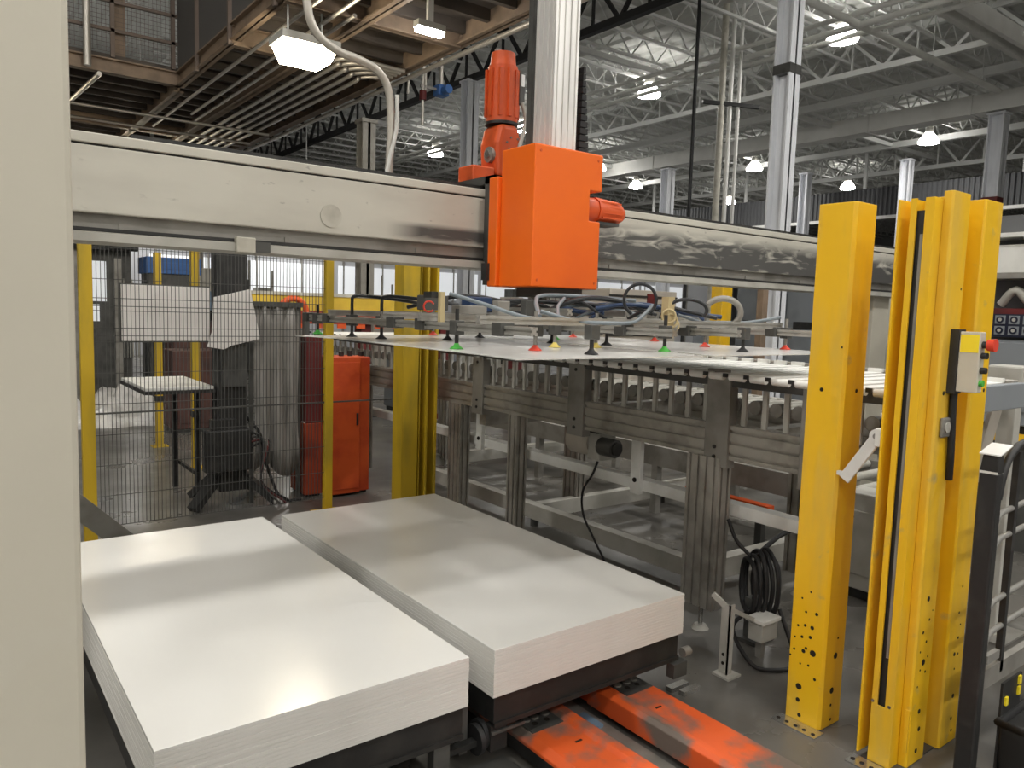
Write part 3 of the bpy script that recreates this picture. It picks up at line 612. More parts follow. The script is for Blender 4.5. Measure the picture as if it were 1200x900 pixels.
def platform(x0, x1, y0, y1, label):
    t = thing('stack_platform', ((x0+x1)/2, (y0+y1)/2, 0), label, 'platform', 'black platforms under the stacks')
    m = MB(); m.box(x0+.012, x1-.012, y0+.012, y0+.06, ZB-.10, ZB); m.build('front_beam', BLK_PL, t, .003)
    MB().box(x0+.012, x1-.012, y0+.004, y0+.02, ZB-.112, ZB-.095).build('front_lip', BLK_PL, t)
    MB().box(x0+.012, x1-.012, y1-.06, y1-.012, ZB-.10, ZB).build('rear_beam', BLK_PL, t)
    for x in (x0+.012, x1-.062): MB().box(x, x+.05, y0+.06, y1-.06, ZB-.10, ZB).build('side_beam', BLK_PL, t)
    MB().box(x0+.06, x1-.06, y0+.06, y1-.06, ZB-.03, ZB).build('deck_plate', BLK_PL, t)
    for k in range(4):
        y = y0+.35+k*.4; MB().box(x0+.06, x1-.06, y, y+.06, ZB-.09, ZB-.03).build('cross_beam', BLK_PL, t)
    for x in (x0+.03, x1-.10):
        for y in (y0+.30, y1-.25): MB().box(x, x+.07, y, y+.07, 0, ZB-.10).build('platform_leg', BLK_PL, t)
    return t
pl = platform(.405, 1.358, 1.975, 3.945, 'black steel platform carrying the left stack of sheets')
pr_ = platform(1.455, 2.412, 1.968, 3.93, 'black steel platform carrying the right stack of sheets')
# corner hardware between the stacks
MB().box(1.364, 1.395, 2.03, 2.07, .10, ZB+.02).build('corner_post', DGREY, pl); MB().box(1.30, 1.42, 2.0, 2.03, .13, .15).build('corner_bracket', BLK_PL, pl)
MB().box(1.46, 1.53, 1.985, 2.02, .10, ZB-.11).build('corner_post', BLK_PL, pr_); MB().box(1.46, 1.60, 1.975, 1.985, .165, .175).build('corner_bracket', DGREY, pr_)
for k, (x, y) in enumerate(((1.415, 2.02), (1.445, 2.04))):
    MB().cyl((x, y, .145), (x+.018, y, .145), .052, n=20).build('guide_wheel', RUBBER, pr_ if k else pl)
MB().box(1.24, 1.30, 1.99, 2.03, .05, ZB-.12).build('corner_post', DGREY, pl)
MB().box(1.1, 1.19, 1.99, 2.03, .08, .10).build('corner_bracket', DGREY, pl)
MB().box(2.36, 2.44, 1.96, 2.0, .12, .18).build('corner_bracket', DGREY, pr_); MB().cyl((2.43, 1.98, .21), (2.47, 1.98, .21), .02, n=12).build('guide_roller', STEEL, pr_)
# track under the stacks
tr = thing('floor_track', (1.5, 2.1, 0), 'low black and grey steel track on the floor in front of the stacks', 'track')
MB().box(.42, 1.54, 1.90, 2.02, 0, .05).build('track_bar', DGREY, tr); MB().box(1.46, 1.56, 1.55, 1.98, 0, .035).build('track_bar', BLACK, tr)
MB().box(1.19, 1.46, 1.45, 1.90, 0, .012).build('track_plate', STEEL_L, tr); MB().box(1.90, 2.03, 1.3, 2.3, 0, .018).build('track_plate', STEEL, tr)
MB().box(1.905, 2.0, 1.99, 2.10, .018, .03).build('blue_pad', TEAL, tr)
MB().box(2.45, 2.56, 2.04, 2.075, 0, .02).build('anchor_plate', CHROME, tr); MB().box(2.47, 2.58, 1.99, 2.02, 0, .02).build('anchor_plate', CHROME, tr)
# steel brace at the far left behind the stack
o = MB().bar((.30, 4.5, .78), (.98, 4.5, .09), .11, .012, (0, 1, 0)).build('steel_brace', STEEL); o.location.z += .0
tag(o, 'grey flat steel brace slanting down behind the left stack', 'brace')
st = thing('lift_mast', (.22, 4.5, 0), 'grey lift post hidden mostly by the cream column', 'post')
MB().box(.16, .28, 4.44, 4.56, 0, 1.2).build('post_body', STEEL, st); MB().box(.1, .34, 4.38, 4.62, 0, .02).build('foot_plate', STEEL, st)

# ================================================================== FORKS
pt = thing('pallet_truck', (1.95, 1.5, 0), 'pallet truck with two worn orange forks reaching under the right stack', 'pallet truck')
def fork(x0, x1, flip):
    zt = .118
    def X(u): return x0+x1-u if flip else u
    sec = [(x0, .03), (x0, zt-.012), (x0+.018, zt), (x0+.055, zt), (x0+.068, zt-.014), (x1-.03, zt-.014), (x1, zt-.035), (x1, .03), (x1-.012, .03), (x1-.012, zt-.05), (x0+.012, zt-.05), (x0+.012, .03)]
    fo = MB().prism([(X(u), v) for u, v in sec], 'Y', .75, 2.14).build('fork', FORK, pt, .004); FO = H(fo)
    MB().prism([(2.14, .03), (2.14, .112), (2.30, .085), (2.38, .05), (2.38, .03)], 'X', x0+.01, x1-.01).build('fork_tip', FORK, FO, .003)
    c_ = (X(x0+.10)+X(x0+.13))/2; MB().box(c_-.015, c_+.015, 1.86, 1.868, .1045, .1062).build('slot_mark', HOLE, FO)
    MB().box(min(X(x0+.075), X(x1-.035)), max(X(x0+.075), X(x1-.035)), 1.99, 2.13, .1042, .1075).build('wear_plate', DGREY, FO)
    for u in (.10, .15, .19): MB().cyl((X(x0+u), 2.07, .1075), (X(x0+u), 2.07, .113), .017, n=12).build('roller_boss', STEEL, FO)
    for u in (.12, .175): MB().cyl((X(x0+u), 2.035, .1075), (X(x0+u), 2.035, .1085), .012, n=10).build('roller_hole', HOLE, FO)
    e0, e1 = sorted((X(x1+.0005), X(x1-.003))); MB().box(e0-.001, e1+.001, .76, 2.14, .028, zt-.045).build('side_skirt', BLK_PL, FO)
    MB().cyl((x0+.04, 2.05, .045), (x1-.04, 2.05, .045), .04, n=14).build('load_roller', RUBBER, FO)
fork(1.615, 1.87, True); fork(2.05, 2.305, False)
MB().box(1.60, 2.32, .45, .75, .03, .30).build('truck_body', FORK, pt, .02)
for x in (1.72, 2.2): MB().cyl((x-.04, .55, .08), (x+.04, .55, .08), .08, n=16).build('truck_wheel', RUBBER, pt)

# ================================================================== NEAR COLUMN
c = thing('cream_column', (-.1, 1.25, 0), 'plain cream painted column filling the left edge of the picture', 'column')
MB().box(-.36, .143, 1.10, 1.42, 0, 4.6).build('column_shaft', CREAM, c, .008); MB().box(-.44, .23, 1.02, 1.5, 0, .02).build('base_plate', CREAM, c)

# ================================================================== CONVEYOR
cv = thing('belt_conveyor', (3.5, 3.6, 0), 'aluminium conveyor with many narrow white belts behind the right stack', 'conveyor')
X0, X1 = 3.07, 4.02
MB().prism(slot(.085, .17, 1, 3, X0+.045, .99, .014, .012), 'Y', 1.72, 7.4).build('side_rail', ALU_D, cv)
MB().prism(slot(.085, .17, 1, 3, X1-.045, .99, .014, .012), 'Y', 1.72, 7.4).build('side_rail', ALU_D, cv)
MB().box(X0+.0, X0+.05, 1.42, 7.4, 1.262, 1.312).build('belt_beam', DGREY, cv, .004)
MB().box(X1-.0, X1+.06, 1.42, 7.4, 1.27, 1.345).build('far_beam', ALU_D, cv, .004)
MB().box(X0+.45, X0+.53, 1.5, 7.4, 1.24, 1.30).build('centre_beam', DGREY, cv)
def plate(y, z0, z1, w=.1):
    p_ = MB().box(X0-.012, X0+.0, y-w/2, y+w/2, z0, z1).build('upright_plate', STEEL, cv, .003); PH = H(p_)
    MB().box(X0-.012, X0+.05, y-w/2-.01, y-w/2, z0, z1-.02).build('plate_flange', STEEL, PH)
    for z in (z0+.05, z0+.10, z1-.04): MB().cyl((X0-.018, y, z), (X0-.011, y, z), .010, n=8).build('plate_bolt', BLACK, PH)
plate(2.36, .862, 1.345, .13); plate(3.40, .862, 1.30, .13); plate(4.44, .862, 1.27, .12); plate(1.86, .84, 1.30, .08); plate(5.6, .86, 1.27, .12)
# belts across, with their pulleys and brackets
bl = MB().box(X0-.10, X1+.0, 1.46, 1.53, 1.314, 1.332).build('belt', BELT, cv, .003)
pu = MB().cyl((X0-.095, 1.455, 1.318), (X0-.095, 1.535, 1.318), .0165, n=12).build('nose_roller', BELT, cv)
br = MB().box(X0+.04, X0+.055, 1.42, 1.445, 1.075, 1.262).build('bracket', STEEL_L, cv)
wh = MB().cyl((X0+.06, 1.50, 1.17), (X0+.10, 1.50, 1.17), .034, n=16).build('tension_wheel', STEEL, cv)
bt = MB().box(X0+.064, X0+.096, 1.455, 1.462, 1.09, 1.26).build('belt_return', BELT, cv)
nb = MB().box(X0-.118, X0-.108, 1.538, 1.562, 1.318, 1.336).build('belt_clip', BLACK, cv)
fb = MB().box(X1-.02, X1-.005, 1.455, 1.535, 1.332, 1.352).build('belt_end_guide', BELT, cv)
for i in range(1, 50):
    dy = i*.1155
    for q in (bl, br, wh, nb): dup(q, cv, (0, dy, 0))
    if i < 34: dup(pu, cv, (0, dy, 0)); dup(bt, cv, (0, dy, 0)); dup(fb, cv, (0, dy, 0))
MB().box(X0-.02, X1+.06, 1.38, 1.42, 1.22, 1.335).build('end_beam', GBLUE, cv, .004)
def leg(x, y, wx, wy, z1=.905):
    lg = MB().prism([(u+x, v+y) for u, v in slot(wx, wy, max(1, round(wx/.05)), max(1, round(wy/.05)), sw=.014, sd=.012)], 'Z', .13, z1).build('conveyor_leg', ALU_D, cv); LG = H(lg)
    MB().cyl((x, y, .02), (x, y, .13), .012, n=10).build('levelling_screw', CHROME, LG); MB().cyl((x, y, 0), (x, y, .022), .045, .03, n=16).build('levelling_foot', STEEL_L, LG)
leg(3.10, 2.42, .10, .20); leg(3.11, 4.02, .09, .10); leg(3.10, 4.72, .09, .16); leg(3.10, 6.3, .09, .16)
for y in (2.42, 4.4, 6.3): leg(X1-.04, y, .09, .16)
MB().box(X0+.03, X1, 4.38, 4.46, .78, .9).build('cross_member', ALU_D, cv); MB().box(X0+.03, X1, 2.2, 2.28, .93, 1.05).build('cross_member', ALU_D, cv); MB().box(X0+.03, X1, 3.3, 3.38, .93, 1.05).build('cross_member', ALU_D, cv)
for y in (4.55, 2.98):
    h = MB().box(X0+.09, X0+.12, y-.035, y+.035, .58, .91).build('hanger_plate', WHITE, cv); MB().cyl((X0+.09, y, .66), (X0+.084, y, .66), .014, n=10).build('plate_hole', HOLE, H(h))
MB().box(X0+.12, X0+.2, 1.9, 6.8, .60, .66).build('lower_rail', WHITE, cv)
# gear motor
gm = MB(); gm.cyl((3.28, 3.62, .80), (3.28, 3.42, .80), .095, n=18); GM = H(gm.build('gear_motor', BEIGE, cv))
MB().box(3.20, 3.34, 3.32, 3.43, .70, .88).build('gear_housing', STEEL_L, GM, .01); MB().cyl((3.20, 3.30, .80), (3.20, 3.18, .80), .055, n=16).build('motor_drum', DGREY, GM)
MB().cyl((3.20, 3.18, .80), (3.20, 3.165, .80), .04, n=16).build('fan_cover', BLACK, GM); MB().box(3.15, 3.34, 3.29, 3.45, .878, .905).build('motor_mount', BLACK, GM)
MB().tube(curve([(3.2, 3.33, .70), (3.18, 3.35, .62), (3.17, 3.42, .5), (3.19, 3.43, .35), (3.24, 3.38, .2), (3.32, 3.34, .03)], 6), .007, 8).build('motor_lead', RUBBER, GM)

# base frame on the floor and machinery seen through the conveyor
bf = thing('floor_frame', (3.9, 3.5, 0), 'low pale steel frame on the floor beneath the conveyor', 'frame')
MB().box(3.50, 3.58, 2.70, 6.4, .06, .17).build('frame_beam', STEEL_L, bf, .003); MB().box(3.58, 6.4, 2.72, 2.80, .06, .18).build('frame_beam', STEEL_L, bf, .003)
MB().box(4.9, 4.98, 2.8, 6.4, .06, .17).build('frame_beam', STEEL_L, bf); MB().box(3.58, 6.4, 4.3, 4.38, .06, .17).build('frame_beam', STEEL_L, bf); MB().box(3.58, 6.4, 6.32, 6.4, .06, .17).build('frame_beam', STEEL_L, bf)
for x in (3.54, 4.94, 6.3):
    for y in (2.76, 4.34, 6.36): MB().cyl((x, y, 0), (x, y, .06), .03, n=12).build('frame_foot', DGREY, bf)
def table_conveyor(x0, x1, y0, y1, z, label, mt, n):
    t = thing('roller_conveyor', ((x0+x1)/2, (y0+y1)/2, 0), label, 'conveyor')
    MB().box(x0, x0+.05, y0, y1, z-.16, z).build('side_frame', mt, t); MB().box(x1-.05, x1, y0, y1, z-.16, z).build('side_frame', mt, t)
    ro = MB().cyl((x0+.05, y0+.08, z-.03), (x1-.05, y0+.08, z-.03), .03, n=10).build('roller', STEEL_L, t)
    st_ = (y1-y0-.16)/max(1, n-1)
    for i in range(1, n): dup(ro, t, (0, i*st_, 0))
    for x in (x0+.0, x1-.06):
        k = 0
        while y0+.2+k*1.5 < y1: MB().box(x, x+.06, y0+.2+k*1.5, y0+.26+k*1.5, 0, z-.16).build('conveyor_leg', mt, t); k += 1
    MB().box(x0, x1, y0+.2, y0+.26, .2, .26).build('cross_tie', mt, t); MB().box(x0, x1, y1-.4, y1-.34, .2, .26).build('cross_tie', mt, t)
    return t
table_conveyor(4.6, 5.7, 2.4, 8.2, .55, 'low grey roller conveyor standing behind the belt conveyor', STEEL, 26)
table_conveyor(6.5, 7.5, 2.8, 7.6, .72, 'second roller conveyor farther behind the belt conveyor', STEEL_L, 30)
for k, (x, y, lx, ly, h, mt, lab) in enumerate(((4.3, 2.15, .22, .3, .62, STEEL_L, 'pale grey drive unit between the two yellow guards'),
                                                  (6.1, 10.4, 1.0, .6, .9, GBLUE, 'blue grey machine base behind the conveyor legs'),
                                                  (7.8, 11.0, 1.6, .8, 1.35, STEEL_L, 'pale machine cabinet behind the aluminium mast'),
                                                  (9.2, 9.2, 1.3, .9, 1.25, BEIGE, 'beige machine cabinet behind the gripper'))):
    t = thing('machine_unit', (x, y, 0), lab, 'machine')
    MB().box(x-lx/2, x+lx/2, y-ly/2, y+ly/2, .06, h).build('body', mt, t, .01)
    MB().box(x-lx/2+.03, x+lx/2-.03, y-ly/2+.03, y+ly/2-.03, 0, .06).build('plinth', BLACK, t)
    for q in range(2): MB().box(x-lx/2+.05+q*lx*.48, x-lx/2+.03+q*lx*.48+lx*.42, y-ly/2-.012, y-ly/2, .12, h-.08).build('door', mt, t, .004)
    MB().box(x-lx/2-.01, x-lx/2, y-ly/2+.06, y+ly/2-.06, .15, h-.1).build('side_panel', mt, t, .003)
    MB().box(x-.02, x+.02, y-ly/2-.03, y-ly/2-.012, h*.5, h*.62).build('handle', BLACK, t)
# red/orange bar on the floor behind
o = MB().box(4.35, 4.42, 2.9, 3.6, .30, .36).build('red_bar', ORANGE_M); 
rb = thing('red_barrier', (4.38, 3.25, 0), 'short red bar on feet seen under the conveyor', 'barrier'); o.parent = rb['ob']; o.location = Vector(OFF[o.name])-Vector(rb['_o'])
for y in (2.95, 3.5): MB().box(4.36, 4.41, y, y+.05, 0, .30).build('bar_foot', DGREY, rb)

# cable coil, bracket and grey box at the conveyor foot
co = thing('cable_coil', (3.2, 2.16, 0), 'coil of black cable hanging at the conveyor foot', 'cable')
for k in range(7):
    r = .11+.012*(k % 3); m = MB()
    m.tube([(3.13+k*.020+.06*math.cos(a), 2.17-k*.008+r*.75*math.cos(a), .30+r*1.25*math.sin(a)+.01*math.sin(3*a+k)) for a in [i*2*math.pi/22 for i in range(23)]], .011, 7).build('cable_turn', RUBBER, co)
MB().tube(curve([(3.15, 2.16, .18), (3.0, 2.15, .12), (2.92, 1.98, .03), (3.0, 1.9, .012), (3.12, 1.88, .012), (3.2, 1.95, .04), (3.22, 2.05, .2)], 6), .010, 8).build('cable_tail', RUBBER, co)
MB().tube(curve([(3.12, 2.30, .6), (3.13, 2.25, .5), (3.15, 2.18, .44)], 5), .009, 8).build('cable_lead', RUBBER, co)
MB().tube(curve([(3.22, 2.2, .42), (3.45, 2.2, .5), (3.6, 2.1, .56), (3.75, 2.0, .6)], 5), .012, 8).build('cable_lead', RUBBER, co)
MB().box(3.17, 3.25, 2.17, 2.21, .02, .22).build('coil_stand', DGREY, co)
MB().box(3.14, 3.30, 2.12, 2.26, 0, .02).build('stand_foot', DGREY, co)
bk_ = thing('angle_bracket', (2.78, 2.01, 0), 'upright grey slotted bracket with foot plate near the cable coil', 'bracket')
MB().box(2.765, 2.773, 2.0, 2.045, .01, .33).build('upright_strip', STEEL_L, bk_); MB().box(2.765, 2.80, 2.0, 2.006, .01, .33).build('upright_strip', STEEL_L, bk_); MB().box(2.74, 2.83, 1.97, 2.06, 0, .01).build('foot_plate', STEEL_L, bk_)
MB().bar((2.77, 2.03, .32), (2.755, 2.09, .36), .012, .025).build('top_arm', STEEL_L, bk_); MB().bar((2.8, 2.01, .3), (3.02, 2.05, .19), .01, .02).build('side_arm', STEEL_L, bk_)
for z in (.06, .1): MB().cyl((2.764, 2.022, z), (2.762, 2.022, z), .008, n=8).build('bracket_hole', HOLE, bk_)
jb = thing('junction_box', (3.05, 2.05, 0), 'light grey junction box on a stub beside the cable coil', 'box')
MB().box(3.02, 3.14, 2.0, 2.08, .09, .18).build('box_body', STEEL_L, jb, .006); MB().box(3.01, 3.15, 1.99, 2.09, .18, .20).build('box_lid', WHITE, jb, .004); MB().box(3.06, 3.09, 2.03, 2.06, 0, .09).build('box_stub', STEEL, jb)

# ================================================================== YELLOW GUARDS
def holes(pts, face, handle, val):
    for (a, z, r) in pts:
        if face == '-X': MB().cyl((val+.0005, a, z), (val-.0008, a, z), r, n=10).build('bolt_hole', HOLE, handle)
        else: MB().cyl((a, val+.0005, z), (a, val-.0008, z), r, n=10).build('bolt_hole', HOLE, handle)
y1 = thing('guard_post', (2.77, 1.58, 0), 'single folded yellow steel guard post standing left of the double one', 'guard post')
gx0, gx1, gy0, gy1 = 2.70, 2.842, 1.511, 1.66
gp = MB().prism([(gx0, gy1), (gx0, gy0+.012), (gx0+.012, gy0), (gx1, gy0), (gx1, gy1), (gx1-.006, gy1), (gx1-.006, gy0+.006), (gx0+.014, gy0+.006), (gx0+.006, gy0+.014), (gx0+.006, gy1)], 'Z', 0.004, 2.035).build('folded_plate', YEL, y1, .002)
G1 = H(gp)
holes([(1.60, 1.335, .008), (1.555, .46, .007), (1.60, .455, .005), (1.62, .505, .004), (1.585, .54, .004), (1.57, .40, .008), (1.60, .40, .006), (1.63, .39, .005), (1.575, .36, .007), (1.61, .35, .006), (1.64, .34, .004),
       (1.59, .31, .006), (1.56, .30, .013), (1.60, .295, .008), (1.64, .29, .005), (1.575, .245, .005), (1.61, .24, .004), (1.545, .20, .006), (1.61, .145, .013), (1.61, .09, .009), (1.60, .03, .008), (1.655, .26, .004), (1.53, 1.5, .004)], '-X', G1, gx0)
holes([(2.79, 1.335, .008), (2.78, .29, .013), (2.77, .15, .013), (2.77, .09, .006), (2.775, .03, .006), (2.79, .36, .005)], '-Y', G1, gy0)
MB().box(2.63, 2.698, 1.49, 1.68, 0, .006).build('base_plate', CHROME, y1)
for k in range(5): MB().cyl((2.655, 1.51+k*.038, .006), (2.655, 1.51+k*.038, .0075), .008, n=8).build('plate_hole', HOLE, y1)
MB().box(2.706, 2.83, 1.53, 1.65, 0, .006).build('foot_plate', DGREY, y1)

y2 = thing('guard_post', (2.9, 1.25, 0), 'double yellow light curtain guard with slotted channel and control box', 'guard post')
MB().box(2.665, 2.78, 1.336, 1.344, .02, 2.02).build('outer_flange', YEL, y2, .002)
# slotted channel facing the cell
chn = MB(); chn.box(2.675, 2.683, 1.285, 1.305, .22, 2.02); chn.box(2.675, 2.683, 1.226, 1.256, .22, 2.02); chn.box(2.675, 2.683, 1.226, 1.305, 0.004, .22); chn.box(2.683, 2.76, 1.297, 1.305, .004, 2.02); chn.box(2.683, 2.76, 1.226, 1.232, .004, 2.02); chn.box(2.752, 2.76, 1.232, 1.297, .004, 2.02)
CH = H(chn.build('slotted_channel', YEL, y2)); MB().box(2.69, 2.72, 1.245, 1.292, .06, 1.98).build('light_curtain', BLACK, CH)
MB().box(2.686, 2.69, 1.262, 1.272, .4, 1.9).build('curtain_lens', STEEL, CH); MB().cyl((2.675, 1.3, .232), (2.671, 1.3, .232), .006, n=8).build('channel_screw', CHROME, CH); MB().cyl((2.675, 1.24, .232), (2.671, 1.24, .232), .006, n=8).build('channel_screw', CHROME, CH)
MB().box(2.73, 2.755, 1.196, 1.21, .06, .22).build('corner_shim', YEL, y2)
wp = MB().prism([(2.735, 1.225), (2.735, 1.200), (2.742, 1.193), (2.862, 1.193), (2.862, 1.30), (2.856, 1.30), (2.856, 1.199), (2.744, 1.199), (2.741, 1.203), (2.741, 1.225)], 'Z', .004, 2.045).build('front_plate', YEL, y2, .0015)
WP = H(wp)
holes([(2.80, .62, .010), (2.82, .54, .005), (2.78, .50, .006), (2.81, .46, .005), (2.77, .43, .004), (2.83, .40, .004), (2.80, .385, .012), (2.78, .36, .004), (2.82, .345, .005), (2.80, .20, .009), (2.81, .13, .009), (2.80, .05, .009), (2.78, 1.36, .008), (2.84, .57, .003), (2.77, .3, .004), (2.845, 1.72, .004)], '-Y', WP, 1.193)
MB().cyl((2.80, 1.192, 1.24), (2.80, 1.176, 1.24), .021, n=6).build('hex_boss', STEEL_L, WP); MB().box(2.765, 2.835, 1.180, 1.192, 1.205, 1.275).build('mount_pad', STEEL, WP, .006)
bx_ = MB().prism([(2.965, 1.31), (2.965, 1.19), (2.972, 1.183), (3.105, 1.183), (3.105, 1.31), (3.099, 1.31), (3.099, 1.189), (2.974, 1.189), (2.971, 1.192), (2.971, 1.31)], 'Z', .004, 2.04).build('rear_channel', YEL, y2, .0015)
BX = H(bx_)
holes([(3.05, .62, .004), (3.04, .52, .005), (3.06, .47, .004), (3.05, .42, .006), (3.03, .36, .008), (3.06, .355, .005), (3.04, .30, .004), (3.05, .19, .009), (3.05, .10, .007), (3.06, .05, .006), (3.08, 1.36, .007)], '-Y', BX, 1.183)
MB().box(2.862, 2.965, 1.30, 1.308, .004, 2.03).build('back_plate', YEL, y2); MB().box(2.60, 2.668, 1.21, 1.35, 0, .006).build('base_plate', CHROME, y2)
for k in range(4): MB().cyl((2.63, 1.23+k*.035, .006), (2.63, 1.23+k*.035, .0075), .009, n=8).build('plate_hole', HOLE, y2)
MB().box(2.676, 3.10, 1.2, 1.33, 0, .005).build('foot_plate', DGREY, y2)
# control box
cb = thing('control_box', (2.86, 1.14, 1.37), 'cream control box with red emergency stop button on the yellow guard', 'control box')
MB().box(2.80, 2.842, 1.098, 1.165, 1.368, 1.575).build('enclosure', CREAM, cb, .004); MB().box(2.7985, 2.80, 1.102, 1.160, 1.505, 1.565).build('yellow_label', REFL, cb)
MB().box(2.795, 2.845, 1.165, 1.193, 1.36, 1.582).build('mounting_back', BLACK, cb)
es = MB(); es.cyl((2.82, 1.098, 1.532), (2.82, 1.082, 1.532), .012, n=12); ES = H(es.build('stop_button', BLACK, cb))
MB().cyl((2.82, 1.082, 1.532), (2.82, 1.058, 1.532), .019, .022, n=18).build('red_mushroom_head', CUP_R, ES)
for z, mt in ((1.495, BLACK), (1.445, BLACK), (1.402, CUP_G)): MB().cyl((2.82, 1.098, z), (2.82, 1.086 if mt != BLACK else 1.08, z), .011, n=14).build('push_button', mt, cb)
MB().tube(curve([(2.83, 1.18, 1.365), (2.83, 1.18, 1.3), (2.84, 1.178, 1.15), (2.86, 1.185, 1.05)], 5), .013, 8).build('control_cable', RUBBER, cb)
# hinged white arm
ar = thing('hinged_arm', (2.69, 1.4, 1.0), 'white painted hinged arm bolted between the two yellow guards', 'arm')
MB().bar((2.69, 1.358, 1.20), (2.69, 1.48, 1.01), .044, .012, (1, 0, 0)).build('arm_bar', WHITE, ar, .004)
MB().cyl((2.68, 1.366, 1.19), (2.70, 1.366, 1.19), .026, n=16).build('arm_eye', WHITE, ar); MB().cyl((2.676, 1.366, 1.19), (2.681, 1.366, 1.19), .011, n=12).build('pivot_bolt', STEEL, ar)
MB().box(2.672, 2.705, 1.344, 1.368, 1.155, 1.22).build('hinge_block', WHITE, ar, .003); MB().bar((2.70, 1.47, 1.03), (2.70, 1.512, 1.03), .015).build('stop_stub', WHITE, ar)

# ================================================================== BLACK GATE AT RIGHT
gt = thing('black_gate', (2.95, 1.0, 0), 'black gate post with white label and curved grey rails at the right edge', 'gate')
MB().box(2.78, 2.825, 1.000, 1.060, 0.0, 1.11).build('gate_post', BLACK, gt, .006)
MB().prism([(1.000, 1.11), (1.060, 1.11), (1.052, 1.17), (1.006, 1.17)], 'X', 2.78, 2.825).build('post_cap', BLACK, gt, .003)
MB().box(2.778, 2.827, 1.003, 1.058, 1.108, 1.116).build('cap_band', WHITE, gt)
MB().add([(2.770, .995, 1.176), (2.770, 1.060, 1.176), (2.865, 1.060, 1.202), (2.865, .995, 1.202), (2.770, .995, 1.172), (2.770, 1.060, 1.172), (2.865, 1.060, 1.198), (2.865, .995, 1.198)],
         [(3, 2, 1, 0), (4, 5, 6, 7), (0, 1, 5, 4), (1, 2, 6, 5), (2, 3, 7, 6), (3, 0, 4, 7)]).build('white_label_plate', LBL, gt)
RAILG = mat('gate_rail_grey', (.22, .215, .20), .5)
MB().tube(curve([(2.82, 1.01, 1.02), (2.85, 1.01, 1.11), (2.91, 1.01, 1.17), (3.05, 1.01, 1.20), (3.6, 1.01, 1.20), (4.1, 1.01, 1.20)], 6), .013, 8).build('top_rail', BLACK, gt)
for z in (.97, .88, .66, .55): MB().tube(curve([(2.825, 1.015, z-.05), (2.86, 1.015, z-.01), (2.95, 1.015, z), (3.2, 1.015, z+.01), (3.7, 1.015, z+.01), (4.1, 1.015, z+.01)], 5), .010, 8).build('grey_rail', RAILG, gt)
MB().box(2.96, 2.985, 1.005, 1.025, .38, 1.17).build('gate_stile', BLACK, gt); MB().box(3.4, 3.44, 1.005, 1.025, .38, 1.2).build('gate_stile', DGREY, gt); MB().box(4.08, 4.12, 1.0, 1.03, 0, 1.2).build('gate_stile', BLACK, gt)
MB().box(2.825, 4.1, 1.005, 1.03, .35, .42).build('kick_plate', STEEL, gt); MB().box(2.84, 2.94, 1.003, 1.02, .44, .47).build('latch_plate', RAILG, gt)
bb = thing('black_bin', (3.3, .98, 0), 'black plastic bin on the floor behind the gate with yellow marks', 'bin')
MB().prism([(2.98, 0), (3.75, 0), (3.8, .2), (2.95, .2)], 'Y', .80, .99).build('bin_body', BLACK, bb, .01); MB().tube([(2.95, .80, .205), (3.8, .80, .205), (3.8, .99, .205), (2.95, .99, .205), (2.95, .80, .205)], .015, 8).build('bin_lip', RUBBER, bb)
for x, z in ((2.99, .27), (3.10, .32), (3.10, .28)): MB().box(x, x+.02, .985, .992, z-.015, z+.015).build('yellow_mark', REFL, bb)
MB().box(2.97, 3.14, .992, 1.0, .0, .34).build('mark_plate', BLACK, bb)

# ================================================================== FENCE BEHIND THE STACKS
FY = 5.45
fe = thing('wire_fence', (1.57, FY, 0), 'wire mesh safety fence with thin yellow posts behind the stacks', 'fence')
def ypost(x, w, d_, z1, nm='fence_post'):
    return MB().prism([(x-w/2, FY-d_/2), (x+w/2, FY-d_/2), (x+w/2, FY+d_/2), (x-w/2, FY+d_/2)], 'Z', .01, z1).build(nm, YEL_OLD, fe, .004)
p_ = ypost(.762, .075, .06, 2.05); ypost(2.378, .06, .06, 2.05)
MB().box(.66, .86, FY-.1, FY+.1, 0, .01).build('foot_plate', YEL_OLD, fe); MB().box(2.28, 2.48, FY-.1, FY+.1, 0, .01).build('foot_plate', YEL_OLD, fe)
def wire(x0, x1, z0, z1):
    m = MB(); r = .0019; n = int((x1-x0)/.0245)
    for i in range(n+1):
        x = x0+(x1-x0)*i/n; m.bar((x, FY, z0), (x, FY, z1), r*2)
    k = 0; z = z0
    while z <= z1: m.bar((x0, FY-.004, z), (x1, FY-.004, z), r*2.2); z += .2; k += 1
    for z in (1.55, 1.6, 1.36, 1.41): m.bar((x0, FY-.004, z), (x1, FY-.004, z), r*2.4)
    q = m.build('wire_mesh', DGREY, fe); q['kind'] = 'stuff'
wire(.80, 2.35, .12, 1.98)
MB().box(.8, 2.92, FY-.006, FY+.006, .855, .866).build('mid_rail', DGREY, fe)
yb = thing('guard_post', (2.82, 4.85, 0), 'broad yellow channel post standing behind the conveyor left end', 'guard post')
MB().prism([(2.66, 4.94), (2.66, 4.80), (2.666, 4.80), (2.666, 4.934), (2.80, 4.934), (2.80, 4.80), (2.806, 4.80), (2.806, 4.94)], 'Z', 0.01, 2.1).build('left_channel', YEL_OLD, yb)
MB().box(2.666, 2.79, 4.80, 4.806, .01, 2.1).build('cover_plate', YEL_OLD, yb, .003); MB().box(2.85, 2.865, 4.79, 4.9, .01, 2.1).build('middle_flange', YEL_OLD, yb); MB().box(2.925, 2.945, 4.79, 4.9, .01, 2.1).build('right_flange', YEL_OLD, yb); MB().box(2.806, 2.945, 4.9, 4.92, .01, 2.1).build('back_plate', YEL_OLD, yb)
MB().box(2.6, 2.99, 4.72, 5.0, 0, .01).build('foot_plate', STEEL_L, yb)

